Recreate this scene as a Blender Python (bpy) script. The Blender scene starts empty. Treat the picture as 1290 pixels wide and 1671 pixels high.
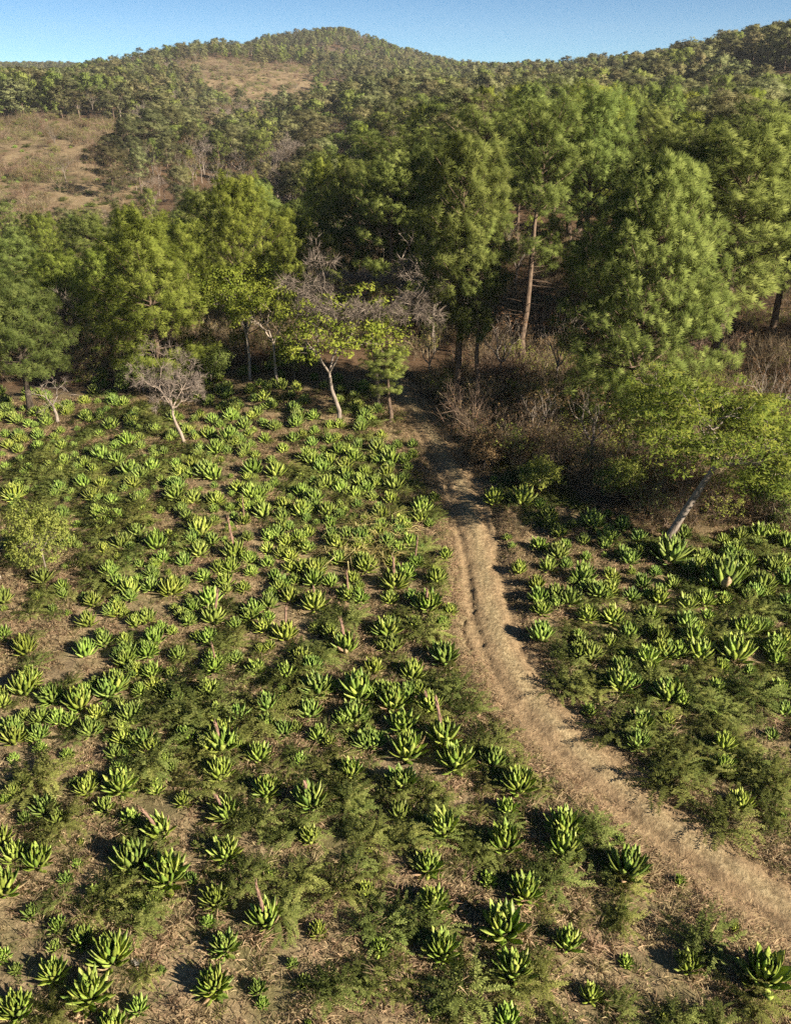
import bpy, math, random
import numpy as np
from mathutils import Vector, Matrix, Euler

R = math.radians
scene = bpy.context.scene
COL = scene.collection

# ------------------------------------------------------------------ camera
CAM_H, PITCH, F, CX, CY = 17.0, R(27.0), 1390.0, 645.0, 835.5     # focal length and centre in photo pixels
cam_data = bpy.data.cameras.new('camera')
cam_data.sensor_fit = 'VERTICAL'
cam_data.sensor_height = 24.0
cam_data.lens = 24.0 * F / 1671.0
cam_data.clip_start = 0.1
cam_data.clip_end = 8000.0
cam = bpy.data.objects.new('camera', cam_data)
cam.location = (0, 0, CAM_H)
cam.rotation_euler = (R(90) - PITCH, 0, 0)
COL.objects.link(cam)
scene.camera = cam

# ------------------------------------------------------------------ sky, sun, exposure
SUN_EL, SUN_AZ = R(28.0), R(123.0)          # azimuth from +Y towards +X
world = bpy.data.worlds.new('World')
scene.world = world
world.use_nodes = True
wn = world.node_tree
sky = wn.nodes.new('ShaderNodeTexSky')
sky.sky_type = 'NISHITA'
sky.sun_disc = False
sky.sun_elevation = SUN_EL
sky.sun_rotation = SUN_AZ
sky.altitude = 2000
sky.air_density = 0.5
sky.dust_density = 0.0
sky.ozone_density = 4.2
bg = wn.nodes['Background']
bg.inputs['Strength'].default_value = 0.052
wb = wn.nodes.new('ShaderNodeMixRGB')            # the camera's white balance on the whole sky
wb.blend_type = 'MULTIPLY'; wb.inputs[0].default_value = 1.0; wb.inputs[2].default_value = (0.74, 0.91, 0.84, 1)
wn.links.new(sky.outputs[0], wb.inputs[1])
wn.links.new(wb.outputs[0], bg.inputs['Color'])

sun_data = bpy.data.lights.new('sun', 'SUN')
sun_data.energy = 5.0
sun_data.angle = R(0.5)
sun_data.color = (1.0, 0.88, 0.70)
sun = bpy.data.objects.new('sun', sun_data)
sd = Vector((math.sin(SUN_AZ) * math.cos(SUN_EL), math.cos(SUN_AZ) * math.cos(SUN_EL), math.sin(SUN_EL)))
sun.rotation_euler = sd.to_track_quat('Z', 'Y').to_euler()
sun.location = (60, -30, 60)
COL.objects.link(sun)

scene.view_settings.view_transform = 'Standard'
scene.view_settings.look = 'None'
scene.view_settings.exposure = 1.42
scene.view_settings.gamma = 1.0
scene.cycles.use_denoising = False
scene.cycles.use_adaptive_sampling = True
scene.cycles.adaptive_threshold = 0.012
scene.cycles.sample_clamp_indirect = 3.0
scene.cycles.max_bounces = 6
scene.cycles.diffuse_bounces = 4
scene.cycles.glossy_bounces = 2
scene.cycles.transmission_bounces = 4
scene.cycles.caustics_reflective = False
scene.cycles.caustics_refractive = False

# ------------------------------------------------------------------ numeric helpers
def _hash(ix, iy, seed):
    h = (ix.astype(np.int64) * 374761393 + iy.astype(np.int64) * 668265263 + seed * 974711) & 0x7fffffff
    h = ((h ^ (h >> 13)) * 1274126177) & 0x7fffffff
    h = h ^ (h >> 16)
    return (h & 0xffff) / 65535.0

def vnoise(x, y, seed=0):
    ix, iy = np.floor(x), np.floor(y)
    fx, fy = x - ix, y - iy
    fx, fy = fx * fx * (3 - 2 * fx), fy * fy * (3 - 2 * fy)
    a = _hash(ix, iy, seed); b = _hash(ix + 1, iy, seed)
    c = _hash(ix, iy + 1, seed); d = _hash(ix + 1, iy + 1, seed)
    return (a * (1 - fx) + b * fx) * (1 - fy) + (c * (1 - fx) + d * fx) * fy

def fbm(x, y, seed=0, o=4):
    s, a, t = 0.0, 0.5, 0.0
    for k in range(o):
        s = s + a * vnoise(x * 2 ** k, y * 2 ** k, seed + k); t += a; a *= 0.5
    return s / t * 2 - 1

def sstep(a, b, x):
    t = np.clip((x - a) / (b - a), 0, 1)
    return t * t * (3 - 2 * t)

# ------------------------------------------------------------------ terrain
TB = np.array([-500, 0, 120, 240, 350, 450, 540, 640, 740, 840, 950, 1100, 1290, 1800], float)
TR = np.array([0, 48, 60, 80, 110, 150, 200, 260, 330, 420, 550, 700, 900, 1200, 1600], float)
TZ = np.array([
    [0, 0, -1, -4, -8, -10, -6, 2, 8, 11, 12, 10, 16, 31, 20],     # -500
    [0, 0, -1, -4, -8, -10, -6, 2, 8, 11, 12, 10, 16, 30, 20],     # 0
    [0, 0, -1, -4, -8, -10, -6, 2, 8, 11, 14, 13, 17, 29, 20],     # 120
    [0, 0, -1, -3, -6, -8, -7, 0, 6, 11, 21, 24, 18, 24, 20],      # 240
    [0, 0, 0, -2, -4, -6, -7, -6, -4, 1, 20, 36, 25, 25, 20],      # 350
    [0, 0, 0, -1, -2, -4, -5, -4, -3, 0, 18, 31, 44, 30, 20],      # 450
    [0, 0, 0, 0, 1, 2, 1, 1, 2, 4, 15, 30, 59, 35, 25],            # 540
    [0, 0, 0, 0, 2, 4, 3, 4, 6, 9, 15, 22, 36, 25, 20],            # 640
    [0, 0, 0, 1, 3, 5, 5, 5, 6, 8, 13, 21, 18, 18, 15],            # 740
    [0, 0, 0, 1, 3, 5, 5, 6, 7, 9, 14, 21, 18, 18, 15],            # 840
    [0, 0, 0, 1, 3, 5, 5, 7, 9, 13, 19, 20, 18, 18, 15],           # 950
    [0, 0, 0, 1, 3, 4, 4, 7, 14, 23, 23, 22, 20, 18, 15],          # 1100
    [0, 0, -1, 0, 2, 3, 5, 12, 22, 33, 37, 38, 36, 30, 25],        # 1290
    [0, 0, -1, 0, 2, 4, 7, 15, 27, 40, 50, 52, 46, 38, 30]], float)
_NB, _NR = 240, 320
_bb = np.linspace(TB[0], TB[-1], _NB)
_lr = np.linspace(0, math.log(1601 / 20.0), _NR)             # log((r+20)/20)
_rr = 20 * (np.exp(_lr) - 1)
_tab = np.array([np.interp(_rr, TR, TZ[i]) for i in range(len(TB))])
_tab = np.array([np.interp(_bb, TB, _tab[:, j]) for j in range(_NR)]).T
for _ in range(3):
    for ax, kk in ((0, 9), (1, 7)):
        pad = [(0, 0), (0, 0)]; pad[ax] = (kk // 2, kk // 2)
        P = np.pad(_tab, pad, mode='edge')
        _tab = np.mean([np.take(P, range(q, q + _tab.shape[ax]), axis=ax) for q in range(kk)], axis=0)

def bearing_px(x, y):
    ang = np.clip(np.arctan2(x, np.where(np.abs(y) < 1e-6, 1e-6, y)), -1.1, 1.1)
    return CX + F * np.tan(ang) / math.cos(PITCH)

def base_height(x, y):
    x = np.asarray(x, float); y = np.asarray(y, float)
    r = np.hypot(x, y)
    b = np.clip(bearing_px(x, y), TB[0], TB[-1])
    i = (b - TB[0]) / (TB[-1] - TB[0]) * (_NB - 1)
    j = np.clip(np.log((r + 20) / 20.0) / _lr[-1] * (_NR - 1), 0, _NR - 1.001)
    i0 = np.clip(np.floor(i).astype(int), 0, _NB - 2); j0 = np.floor(j).astype(int)
    fi, fj = i - i0, j - j0
    z = (_tab[i0, j0] * (1 - fi) + _tab[i0 + 1, j0] * fi) * (1 - fj) + (_tab[i0, j0 + 1] * (1 - fi) + _tab[i0 + 1, j0 + 1] * fi) * fj
    z = z + 0.22 * fbm(x / 9, y / 9, 3, 3) + sstep(120, 400, r) * 3.0 * fbm(x / 60, y / 60, 9, 3) + sstep(250, 650, r) * 7.0 * fbm(x / 150, y / 150, 19, 2)
    return z

TRACK_PX = [(1620, 1760), (1450, 1610), (1290, 1482), (1160, 1392), (1050, 1312), (955, 1232), (885, 1158), (835, 1085), (803, 1005),
            (787, 925), (772, 855), (752, 790), (722, 735), (692, 690), (668, 655), (650, 628), (628, 606), (600, 592)]

def ray(px, py):
    u, v = (px - CX) / F, (py - CY) / F
    c, s = math.cos(PITCH), math.sin(PITCH)
    return np.array([u, c - v * s, -s - v * c])

def on_plane(px, py, z=0.0):
    d = ray(px, py); t = (z - CAM_H) / d[2]
    return d[0] * t, d[1] * t

def catmull(P, n):
    P = np.array(P, float); out = []
    Q = np.vstack([2 * P[0] - P[1], P, 2 * P[-1] - P[-2]])
    for k in range(1, len(Q) - 2):
        for q in range(n):
            t = q / n
            out.append(0.5 * (2 * Q[k] + (Q[k + 1] - Q[k - 1]) * t + (2 * Q[k - 1] - 5 * Q[k] + 4 * Q[k + 1] - Q[k + 2]) * t * t
                              + (3 * Q[k] - Q[k - 1] - 3 * Q[k + 1] + Q[k + 2]) * t ** 3))
    out.append(P[-1]); return np.array(out)

TRACK = catmull([on_plane(*p) for p in TRACK_PX], 12)

def track_dist(x, y):
    x = np.atleast_1d(np.asarray(x, float)); y = np.atleast_1d(np.asarray(y, float))
    best = np.full(x.shape, 1e9); side = np.zeros(x.shape)
    A, B = TRACK[:-1:2], np.vstack([TRACK[2::2]])
    for a, b in zip(A, B):
        d = b - a; L = d @ d
        t = np.clip(((x - a[0]) * d[0] + (y - a[1]) * d[1]) / L, 0, 1)
        ex, ey = x - a[0] - t * d[0], y - a[1] - t * d[1]
        q = np.hypot(ex, ey); m = q < best
        best = np.where(m, q, best); side = np.where(m, np.sign(d[0] * ey - d[1] * ex), side)
    return best, side          # side > 0: left of the direction of travel (away from the camera)

def height(x, y):
    x = np.atleast_1d(np.asarray(x, float)); y = np.atleast_1d(np.asarray(y, float))
    z = base_height(x, y)
    m = np.hypot(x, y) < 90
    if m.any():
        d, _ = track_dist(x[m], y[m])
        z[m] += -0.20 * (1 - sstep(0.75, 1.45, d)) + 0.05 * fbm(x[m] / 1.1, y[m] / 1.1, 21, 3)
    return z

def ground_many(px, py):
    """points of the near terrain that show at photo pixels (a few fixed-point steps from the level plane)"""
    px = np.atleast_1d(np.asarray(px, float)); py = np.atleast_1d(np.asarray(py, float))
    u, v = (px - CX) / F, (py - CY) / F
    c, s = math.cos(PITCH), math.sin(PITCH)
    D = np.column_stack([u, c - v * s, -s - v * c])
    z = np.zeros(len(px))
    for _ in range(5):
        t = (z - CAM_H) / D[:, 2]
        z = 0.35 * z + 0.65 * height(D[:, 0] * t, D[:, 1] * t)
    t = (z - CAM_H) / D[:, 2]
    return np.column_stack([D[:, 0] * t, D[:, 1] * t, height(D[:, 0] * t, D[:, 1] * t)])

def ground_at(px, py):
    return ground_many(px, py)[0]

def depth_of(x, y, z):
    return y * math.cos(PITCH) - (z - CAM_H) * math.sin(PITCH)

def project(x, y, z):
    dp = depth_of(x, y, z)
    dn = -(z - CAM_H) * math.cos(PITCH) - y * math.sin(PITCH)
    return CX + F * x / dp, CY + F * dn / dp

# ------------------------------------------------------------------ materials
MAT = {}
def new_mat(name):
    m = bpy.data.materials.new(name); m.use_nodes = True
    nt = m.node_tree; nt.nodes.clear()
    out = nt.nodes.new('ShaderNodeOutputMaterial'); MAT[name] = m
    return m, nt, out

def N(nt, kind, **kw):
    n = nt.nodes.new(kind)
    for k, v in kw.items():
        if k.startswith('i_'):
            n.inputs[k[2:].replace('_', ' ')].default_value = v
        else:
            setattr(n, k, v)
    return n

def ramp(nt, fac, stops):
    r = nt.nodes.new('ShaderNodeValToRGB')
    e = r.color_ramp.elements
    while len(e) < len(stops): e.new(0.5)
    for q, (p, c) in zip(e, stops):
        q.position = p; q.color = (*c, 1)
    nt.links.new(fac, r.inputs['Fac'])
    return r.outputs['Color']

def foliage(name, stops, trans=0.3, rough=0.6, spec=0.0, objvar=0.35, tcol=None):
    """leaf shader: colour from a per-clump random attribute and a per-plant random value"""
    m, nt, out = new_mat(name)
    L = nt.links.new
    at = N(nt, 'ShaderNodeAttribute', attribute_name='var')
    col = ramp(nt, at.outputs['Fac'], stops)
    oi = N(nt, 'ShaderNodeObjectInfo')
    mr = N(nt, 'ShaderNodeMapRange'); mr.inputs['To Min'].default_value = 1 - objvar; mr.inputs['To Max'].default_value = 1 + objvar
    L(oi.outputs['Random'], mr.inputs['Value'])
    hs = N(nt, 'ShaderNodeHueSaturation')
    mh = N(nt, 'ShaderNodeMapRange'); mh.inputs['To Min'].default_value = 0.5 - 0.035 * objvar / 0.35; mh.inputs['To Max'].default_value = 0.5 + 0.02 * objvar / 0.35
    mul = N(nt, 'ShaderNodeMath', operation='MULTIPLY'); mul.inputs[1].default_value = 7.31
    fr = N(nt, 'ShaderNodeMath', operation='FRACT')
    L(oi.outputs['Random'], mul.inputs[0]); L(mul.outputs[0], fr.inputs[0]); L(fr.outputs[0], mh.inputs['Value'])
    L(mh.outputs[0], hs.inputs['Hue']); L(mr.outputs[0], hs.inputs['Value']); L(col, hs.inputs['Color'])
    c = hs.outputs['Color']
    if name.startswith('agave'):
        tc_ = N(nt, 'ShaderNodeTexCoord'); nz = N(nt, 'ShaderNodeTexNoise'); nz.inputs['Scale'].default_value = 7.0; nz.inputs['Detail'].default_value = 5
        L(tc_.outputs['Object'], nz.inputs['Vector'])
        wear = N(nt, 'ShaderNodeMixRGB', blend_type='MULTIPLY'); wear.inputs[0].default_value = 1.0
        L(c, wear.inputs[1]); L(ramp(nt, nz.outputs['Fac'], [(0.30, (0.55, 0.55, 0.60)), (0.55, (1.0, 1.0, 1.0)), (0.72, (1.12, 1.05, 0.95))]), wear.inputs[2])
        c = wear.outputs[0]
    di = N(nt, 'ShaderNodeBsdfDiffuse'); L(c, di.inputs['Color'])
    tr = N(nt, 'ShaderNodeBsdfTranslucent')
    if tcol:
        mx = N(nt, 'ShaderNodeMixRGB', blend_type='MULTIPLY'); mx.inputs[0].default_value = 1.0; mx.inputs[2].default_value = (*tcol, 1)
        L(c, mx.inputs[1]); L(mx.outputs[0], tr.inputs['Color'])
    else:
        L(c, tr.inputs['Color'])
    ms = N(nt, 'ShaderNodeMixShader'); ms.inputs[0].default_value = trans
    L(di.outputs[0], ms.inputs[1]); L(tr.outputs[0], ms.inputs[2])
    last = ms.outputs[0]
    if spec > 0:
        gl = N(nt, 'ShaderNodeBsdfGlossy'); gl.inputs['Roughness'].default_value = rough
        m2 = N(nt, 'ShaderNodeMixShader'); m2.inputs[0].default_value = spec
        L(last, m2.inputs[1]); L(gl.outputs[0], m2.inputs[2]); last = m2.outputs[0]
    L(last, out.inputs['Surface'])
    return m

def bark(name, c1, c2, scale=6.0, bump=0.5):
    m, nt, out = new_mat(name); L = nt.links.new
    tc = N(nt, 'ShaderNodeTexCoord')
    mp = N(nt, 'ShaderNodeMapping'); mp.inputs['Scale'].default_value = (scale, scale, scale * 0.3)
    L(tc.outputs['Object'], mp.inputs['Vector'])
    no = N(nt, 'ShaderNodeTexNoise'); no.inputs['Scale'].default_value = 1.6; no.inputs['Detail'].default_value = 6
    L(mp.outputs[0], no.inputs['Vector'])
    col = ramp(nt, no.outputs['Fac'], [(0.3, c1), (0.7, c2)])
    b = N(nt, 'ShaderNodeBsdfPrincipled'); b.inputs['Roughness'].default_value = 0.9
    b.inputs['Specular IOR Level'].default_value = 0.15
    L(col, b.inputs['Base Color'])
    bp = N(nt, 'ShaderNodeBump'); bp.inputs['Strength'].default_value = bump; bp.inputs['Distance'].default_value = 0.05
    L(no.outputs['Fac'], bp.inputs['Height']); L(bp.outputs[0], b.inputs['Normal'])
    L(b.outputs[0], out.inputs['Surface'])
    return m

foliage('needle_green', [(0.0, (0.105, 0.142, 0.038)), (0.5, (0.198, 0.248, 0.066)), (1.0, (0.295, 0.345, 0.104))], 0.44, objvar=0.18)
foliage('needle_bright', [(0.0, (0.130, 0.168, 0.030)), (0.5, (0.238, 0.290, 0.054)), (1.0, (0.345, 0.390, 0.090))], 0.44, objvar=0.15)
foliage('needle_dark', [(0.0, (0.066, 0.100, 0.028)), (0.5, (0.128, 0.175, 0.050)), (1.0, (0.205, 0.252, 0.076))], 0.42, objvar=0.18)
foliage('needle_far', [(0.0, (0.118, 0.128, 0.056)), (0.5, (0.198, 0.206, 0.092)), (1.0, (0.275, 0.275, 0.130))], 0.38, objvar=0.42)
foliage('leaf_yellow', [(0.0, (0.12, 0.165, 0.026)), (0.5, (0.225, 0.272, 0.042)), (1.0, (0.335, 0.355, 0.065))], 0.4, objvar=0.1)
foliage('leaf_acacia', [(0.0, (0.10, 0.150, 0.030)), (0.5, (0.205, 0.255, 0.045)), (1.0, (0.34, 0.345, 0.070))], 0.4, objvar=0.05)
foliage('leaf_bush', [(0.0, (0.15, 0.19, 0.04)), (0.5, (0.27, 0.31, 0.07)), (1.0, (0.40, 0.41, 0.11))], 0.4, objvar=0.1)
foliage('leaf_brown', [(0.0, (0.115, 0.078, 0.040)), (0.5, (0.205, 0.142, 0.072)), (1.0, (0.310, 0.222, 0.115))], 0.35, objvar=0.3)
foliage('shrub_green', [(0.0, (0.105, 0.134, 0.036)), (0.5, (0.205, 0.240, 0.066)), (1.0, (0.325, 0.350, 0.115))], 0.42, objvar=0.22)
foliage('weed_green', [(0.0, (0.100, 0.116, 0.036)), (0.5, (0.195, 0.215, 0.068)), (1.0, (0.300, 0.305, 0.110))], 0.42, objvar=0.3)
foliage('dry_grass', [(0.0, (0.21, 0.145, 0.088)), (0.5, (0.40, 0.30, 0.175)), (1.0, (0.60, 0.48, 0.29))], 0.3, objvar=0.25)
foliage('yellow_grass', [(0.0, (0.32, 0.26, 0.09)), (0.5, (0.50, 0.42, 0.17)), (1.0, (0.66, 0.58, 0.28))], 0.35, objvar=0.1)
foliage('brush_twig', [(0.0, (0.120, 0.094, 0.064)), (0.5, (0.240, 0.190, 0.130)), (1.0, (0.380, 0.305, 0.212))], 0.3, objvar=0.3)
foliage('twig_pale', [(0.0, (0.14, 0.118, 0.098)), (0.5, (0.245, 0.208, 0.172)), (1.0, (0.36, 0.310, 0.258))], 0.1, objvar=0.15)
foliage('twig_umber', [(0.0, (0.090, 0.074, 0.060)), (0.5, (0.165, 0.138, 0.112)), (1.0, (0.250, 0.210, 0.172))], 0.1, objvar=0.1)
foliage('agave_green', [(0.0, (0.115, 0.172, 0.026)), (0.5, (0.215, 0.300, 0.048)), (1.0, (0.335, 0.420, 0.092))], 0.06, rough=0.45, spec=0.02, objvar=0.26)
foliage('agave_blue', [(0.0, (0.098, 0.155, 0.030)), (0.5, (0.185, 0.265, 0.052)), (1.0, (0.290, 0.370, 0.090))], 0.06, rough=0.45, spec=0.02, objvar=0.24)
foliage('agave_dry', [(0.0, (0.20, 0.13, 0.07)), (0.5, (0.30, 0.21, 0.12)), (1.0, (0.40, 0.30, 0.18))], 0.1, objvar=0.2)
bark('bark_pine', (0.060, 0.042, 0.032), (0.20, 0.145, 0.105))
bark('bark_grey', (0.14, 0.115, 0.095), (0.33, 0.28, 0.235))
bark('bark_pale', (0.30, 0.24, 0.19), (0.52, 0.44, 0.36))
bark('bark_mid', (0.20, 0.155, 0.125), (0.40, 0.325, 0.265))
bark('bark_umber', (0.10, 0.082, 0.066), (0.23, 0.19, 0.155))
bark('bark_dark', (0.035, 0.028, 0.022), (0.10, 0.08, 0.06))
bark('twig_grey', (0.19, 0.145, 0.125), (0.34, 0.275, 0.24))
bark('stalk_brown', (0.15, 0.085, 0.062), (0.34, 0.225, 0.165), 14, 0.8)
bark('rock_pale', (0.22, 0.20, 0.18), (0.42, 0.39, 0.35), 8, 0.8)

def ground_material():
    m, nt, out = new_mat('ground'); L = nt.links.new
    tc = N(nt, 'ShaderNodeTexCoord')
    def noise(scale, detail=6, rough=0.6, w=0.0):
        n = N(nt, 'ShaderNodeTexNoise'); n.inputs['Scale'].default_value = scale
        n.inputs['Detail'].default_value = detail; n.inputs['Roughness'].default_value = rough
        mp = N(nt, 'ShaderNodeMapping'); mp.inputs['Location'].default_value = (w, w * 0.7, 0)
        L(tc.outputs['Object'], mp.inputs['Vector']); L(mp.outputs[0], n.inputs['Vector'])
        return n.outputs['Fac']
    fine = noise(9.0, 8, 0.72)
    straw = ramp(nt, fine, [(0.28, (0.120, 0.086, 0.052)), (0.46, (0.255, 0.190, 0.112)), (0.62, (0.41, 0.32, 0.19)), (0.80, (0.54, 0.44, 0.28))])
    soil = ramp(nt, noise(5.0, 8, 0.7, 5), [(0.3, (0.095, 0.072, 0.046)), (0.7, (0.220, 0.170, 0.105))])
    mixa = N(nt, 'ShaderNodeMixRGB'); L(ramp(nt, noise(0.55, 5, 0.6, 11), [(0.34, (0, 0, 0)), (0.54, (1, 1, 1))]), mixa.inputs[0])
    L(soil, mixa.inputs[1]); L(straw, mixa.inputs[2])
    green = ramp(nt, noise(3.0, 6, 0.7, 23), [(0.3, (0.07, 0.075, 0.028)), (0.7, (0.16, 0.15, 0.06))])
    mixg = N(nt, 'ShaderNodeMixRGB'); L(ramp(nt, noise(0.33, 4, 0.6, 31), [(0.46, (0, 0, 0)), (0.62, (0.75, 0.75, 0.75))]), mixg.inputs[0])
    L(mixa.outputs[0], mixg.inputs[1]); L(green, mixg.inputs[2])
    # forest floor: leaf litter, brown and rusty
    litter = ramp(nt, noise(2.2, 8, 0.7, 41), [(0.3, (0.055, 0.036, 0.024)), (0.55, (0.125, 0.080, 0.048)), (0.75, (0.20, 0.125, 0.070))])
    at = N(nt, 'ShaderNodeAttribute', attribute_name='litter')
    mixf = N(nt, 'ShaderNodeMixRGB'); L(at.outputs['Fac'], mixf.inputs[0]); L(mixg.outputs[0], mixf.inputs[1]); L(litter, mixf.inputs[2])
    # far cleared slopes: larger patches of straw, brown and thin green
    big = noise(0.11, 8, 0.65, 57)
    slope = ramp(nt, big, [(0.34, (0.105, 0.102, 0.042)), (0.45, (0.195, 0.138, 0.085)), (0.56, (0.29, 0.225, 0.135)), (0.66, (0.165, 0.108, 0.070))])
    sl2 = N(nt, 'ShaderNodeMixRGB', blend_type='MULTIPLY'); sl2.inputs[0].default_value = 0.7
    L(slope, sl2.inputs[1]); L(ramp(nt, noise(0.9, 6, 0.7, 63), [(0.3, (0.45, 0.45, 0.42)), (0.65, (1, 1, 1))]), sl2.inputs[2])
    at2 = N(nt, 'ShaderNodeAttribute', attribute_name='cleared')
    mixc = N(nt, 'ShaderNodeMixRGB'); L(at2.outputs['Fac'], mixc.inputs[0]); L(mixf.outputs[0], mixc.inputs[1]); L(sl2.outputs[0], mixc.inputs[2])
    b = N(nt, 'ShaderNodeBsdfPrincipled'); b.inputs['Roughness'].default_value = 0.95; b.inputs['Specular IOR Level'].default_value = 0.1
    L(mixc.outputs[0], b.inputs['Base Color'])
    bp = N(nt, 'ShaderNodeBump'); bp.inputs['Strength'].default_value = 0.8; bp.inputs['Distance'].default_value = 0.09
    L(fine, bp.inputs['Height']); L(bp.outputs[0], b.inputs['Normal'])
    L(b.outputs[0], out.inputs['Surface'])
ground_material()

def track_material():
    m, nt, out = new_mat('track'); L = nt.links.new
    tc = N(nt, 'ShaderNodeTexCoord')
    n1 = N(nt, 'ShaderNodeTexNoise'); n1.inputs['Scale'].default_value = 7; n1.inputs['Detail'].default_value = 9; n1.inputs['Roughness'].default_value = 0.7
    L(tc.outputs['Object'], n1.inputs['Vector'])
    n2 = N(nt, 'ShaderNodeTexNoise'); n2.inputs['Scale'].default_value = 0.8; n2.inputs['Detail'].default_value = 5
    L(tc.outputs['Object'], n2.inputs['Vector'])
    dust = ramp(nt, n1.outputs['Fac'], [(0.28, (0.140, 0.094, 0.055)), (0.5, (0.280, 0.198, 0.115)), (0.75, (0.43, 0.325, 0.195))])
    thatch = ramp(nt, n1.outputs['Fac'], [(0.3, (0.16, 0.118, 0.066)), (0.5, (0.32, 0.25, 0.14)), (0.72, (0.50, 0.41, 0.25))])
    at = N(nt, 'ShaderNodeAttribute', attribute_name='hump')
    ad = N(nt, 'ShaderNodeMath', operation='MULTIPLY_ADD'); ad.inputs[1].default_value = 1.4; ad.inputs[2].default_value = -0.72
    L(n2.outputs['Fac'], ad.inputs[0])
    a2 = N(nt, 'ShaderNodeMath', operation='ADD', use_clamp=True); L(ad.outputs[0], a2.inputs[0]); L(at.outputs['Fac'], a2.inputs[1])
    mx = N(nt, 'ShaderNodeMixRGB'); L(a2.outputs[0], mx.inputs[0]); L(dust, mx.inputs[1]); L(thatch, mx.inputs[2])
    b = N(nt, 'ShaderNodeBsdfPrincipled'); b.inputs['Roughness'].default_value = 0.95; b.inputs['Specular IOR Level'].default_value = 0.1
    L(mx.outputs[0], b.inputs['Base Color'])
    bp = N(nt, 'ShaderNodeBump'); bp.inputs['Strength'].default_value = 1.0; bp.inputs['Distance'].default_value = 0.10
    L(n1.outputs['Fac'], bp.inputs['Height']); L(bp.outputs[0], b.inputs['Normal'])
    L(b.outputs[0], out.inputs['Surface'])
track_material()

# ------------------------------------------------------------------ mesh and object helpers
def make_mesh(name, V, Fc, mat, normals=None, var=None, smooth=False):
    V = np.asarray(V, np.float32); Fc = np.asarray(Fc, np.int32)
    me = bpy.data.meshes.new(name)
    nf, k = Fc.shape
    me.vertices.add(len(V)); me.vertices.foreach_set('co', V.ravel())
    me.loops.add(nf * k); me.loops.foreach_set('vertex_index', Fc.ravel())
    me.polygons.add(nf); me.polygons.foreach_set('loop_start', np.arange(0, nf * k, k, dtype=np.int32))
    me.polygons.foreach_set('loop_total', np.full(nf, k, np.int32)) if False else None
    if smooth or normals is not None:
        me.polygons.foreach_set('use_smooth', np.ones(nf, bool))
    me.update(calc_edges=True)
    me.validate()
    if normals is not None:
        me.normals_split_custom_set_from_vertices([tuple(n) for n in np.asarray(normals, float)])
    if var is not None:
        a = me.attributes.new('var', 'FLOAT', 'POINT'); a.data.foreach_set('value', np.asarray(var, np.float32))
    me.materials.append(MAT[mat])
    return me

def join_tq(parts):
    """join (V, quads) lists"""
    V, Fc, o = [], [], 0
    for v, f in parts:
        V.append(v); Fc.append(f + o); o += len(v)
    return np.vstack(V), np.vstack(Fc)

def tube(P, rad, n=5):
    P = np.asarray(P, float); m = len(P)
    T = np.gradient(P, axis=0); T /= np.linalg.norm(T, axis=1)[:, None] + 1e-9
    ref = np.array([0.0, 1.0, 0.0]) if abs(T[0][1]) < 0.8 else np.array([1.0, 0, 0])
    A = np.cross(T, ref); A /= np.linalg.norm(A, axis=1)[:, None] + 1e-9
    B = np.cross(T, A)
    an = np.linspace(0, 2 * math.pi, n, endpoint=False)
    rad = np.broadcast_to(np.asarray(rad, float), (m,))
    V = (P[:, None] + rad[:, None, None] * (np.cos(an)[None, :, None] * A[:, None] + np.sin(an)[None, :, None] * B[:, None])).reshape(-1, 3)
    i = np.arange(m - 1)[:, None] * n; j = np.arange(n)[None]
    j2 = (j + 1) % n
    Q = np.stack([i + j, i + j2, i + n + j2, i + n + j], -1).reshape(-1, 4)
    return V, Q

def unit(v):
    return v / (np.linalg.norm(v, axis=-1, keepdims=True) + 1e-9)

def blades(rng, C, Rd, k, w, outward, up=0.15, root=0.2, spread=1.0, droop=0.0, flat=1.0):
    """needle or leaf blades radiating from each clump centre, shaded as one soft clump"""
    n = len(C)
    D = unit(rng.normal(size=(n, k, 3)) * spread + outward[:, None] * 0.55 + np.array([0, 0, up]))
    D[..., 2] *= flat; 
    L = Rd[:, None, None] * rng.uniform(0.7, 1.2, (n, k, 1))
    a = C[:, None] + D * L * root
    b = C[:, None] + D * L - np.array([0, 0, 1.0]) * droop * L
    s = unit(np.cross(D, outward[:, None] + np.array([0, 0, 0.4]) + 0.55 * rng.normal(size=(n, k, 3)))) * (w * rng.uniform(0.7, 1.3, (n, k, 1)))
    mid = a * 0.35 + b * 0.65
    V = np.stack([a, mid + s * 0.5, b, mid - s * 0.5], 2)           # a small diamond
    nrm = unit(0.6 * D + 0.5 * outward[:, None] + np.array([0, 0, 0.12]))
    g = np.cross(V[:, :, 1] - V[:, :, 0], V[:, :, 3] - V[:, :, 0])
    flip = (g * nrm).sum(-1) < 0
    V[flip] = V[flip][:, [0, 3, 2, 1]]
    var = np.clip(rng.uniform(0, 1, (n, 1)) * 0.75 + rng.uniform(0, 0.25, (n, k)), 0, 1)
    m = n * k
    return V.reshape(-1, 3), np.arange(m * 4).reshape(m, 4), np.repeat(nrm.reshape(-1, 3), 4, 0), np.repeat(var.reshape(-1), 4)

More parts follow.
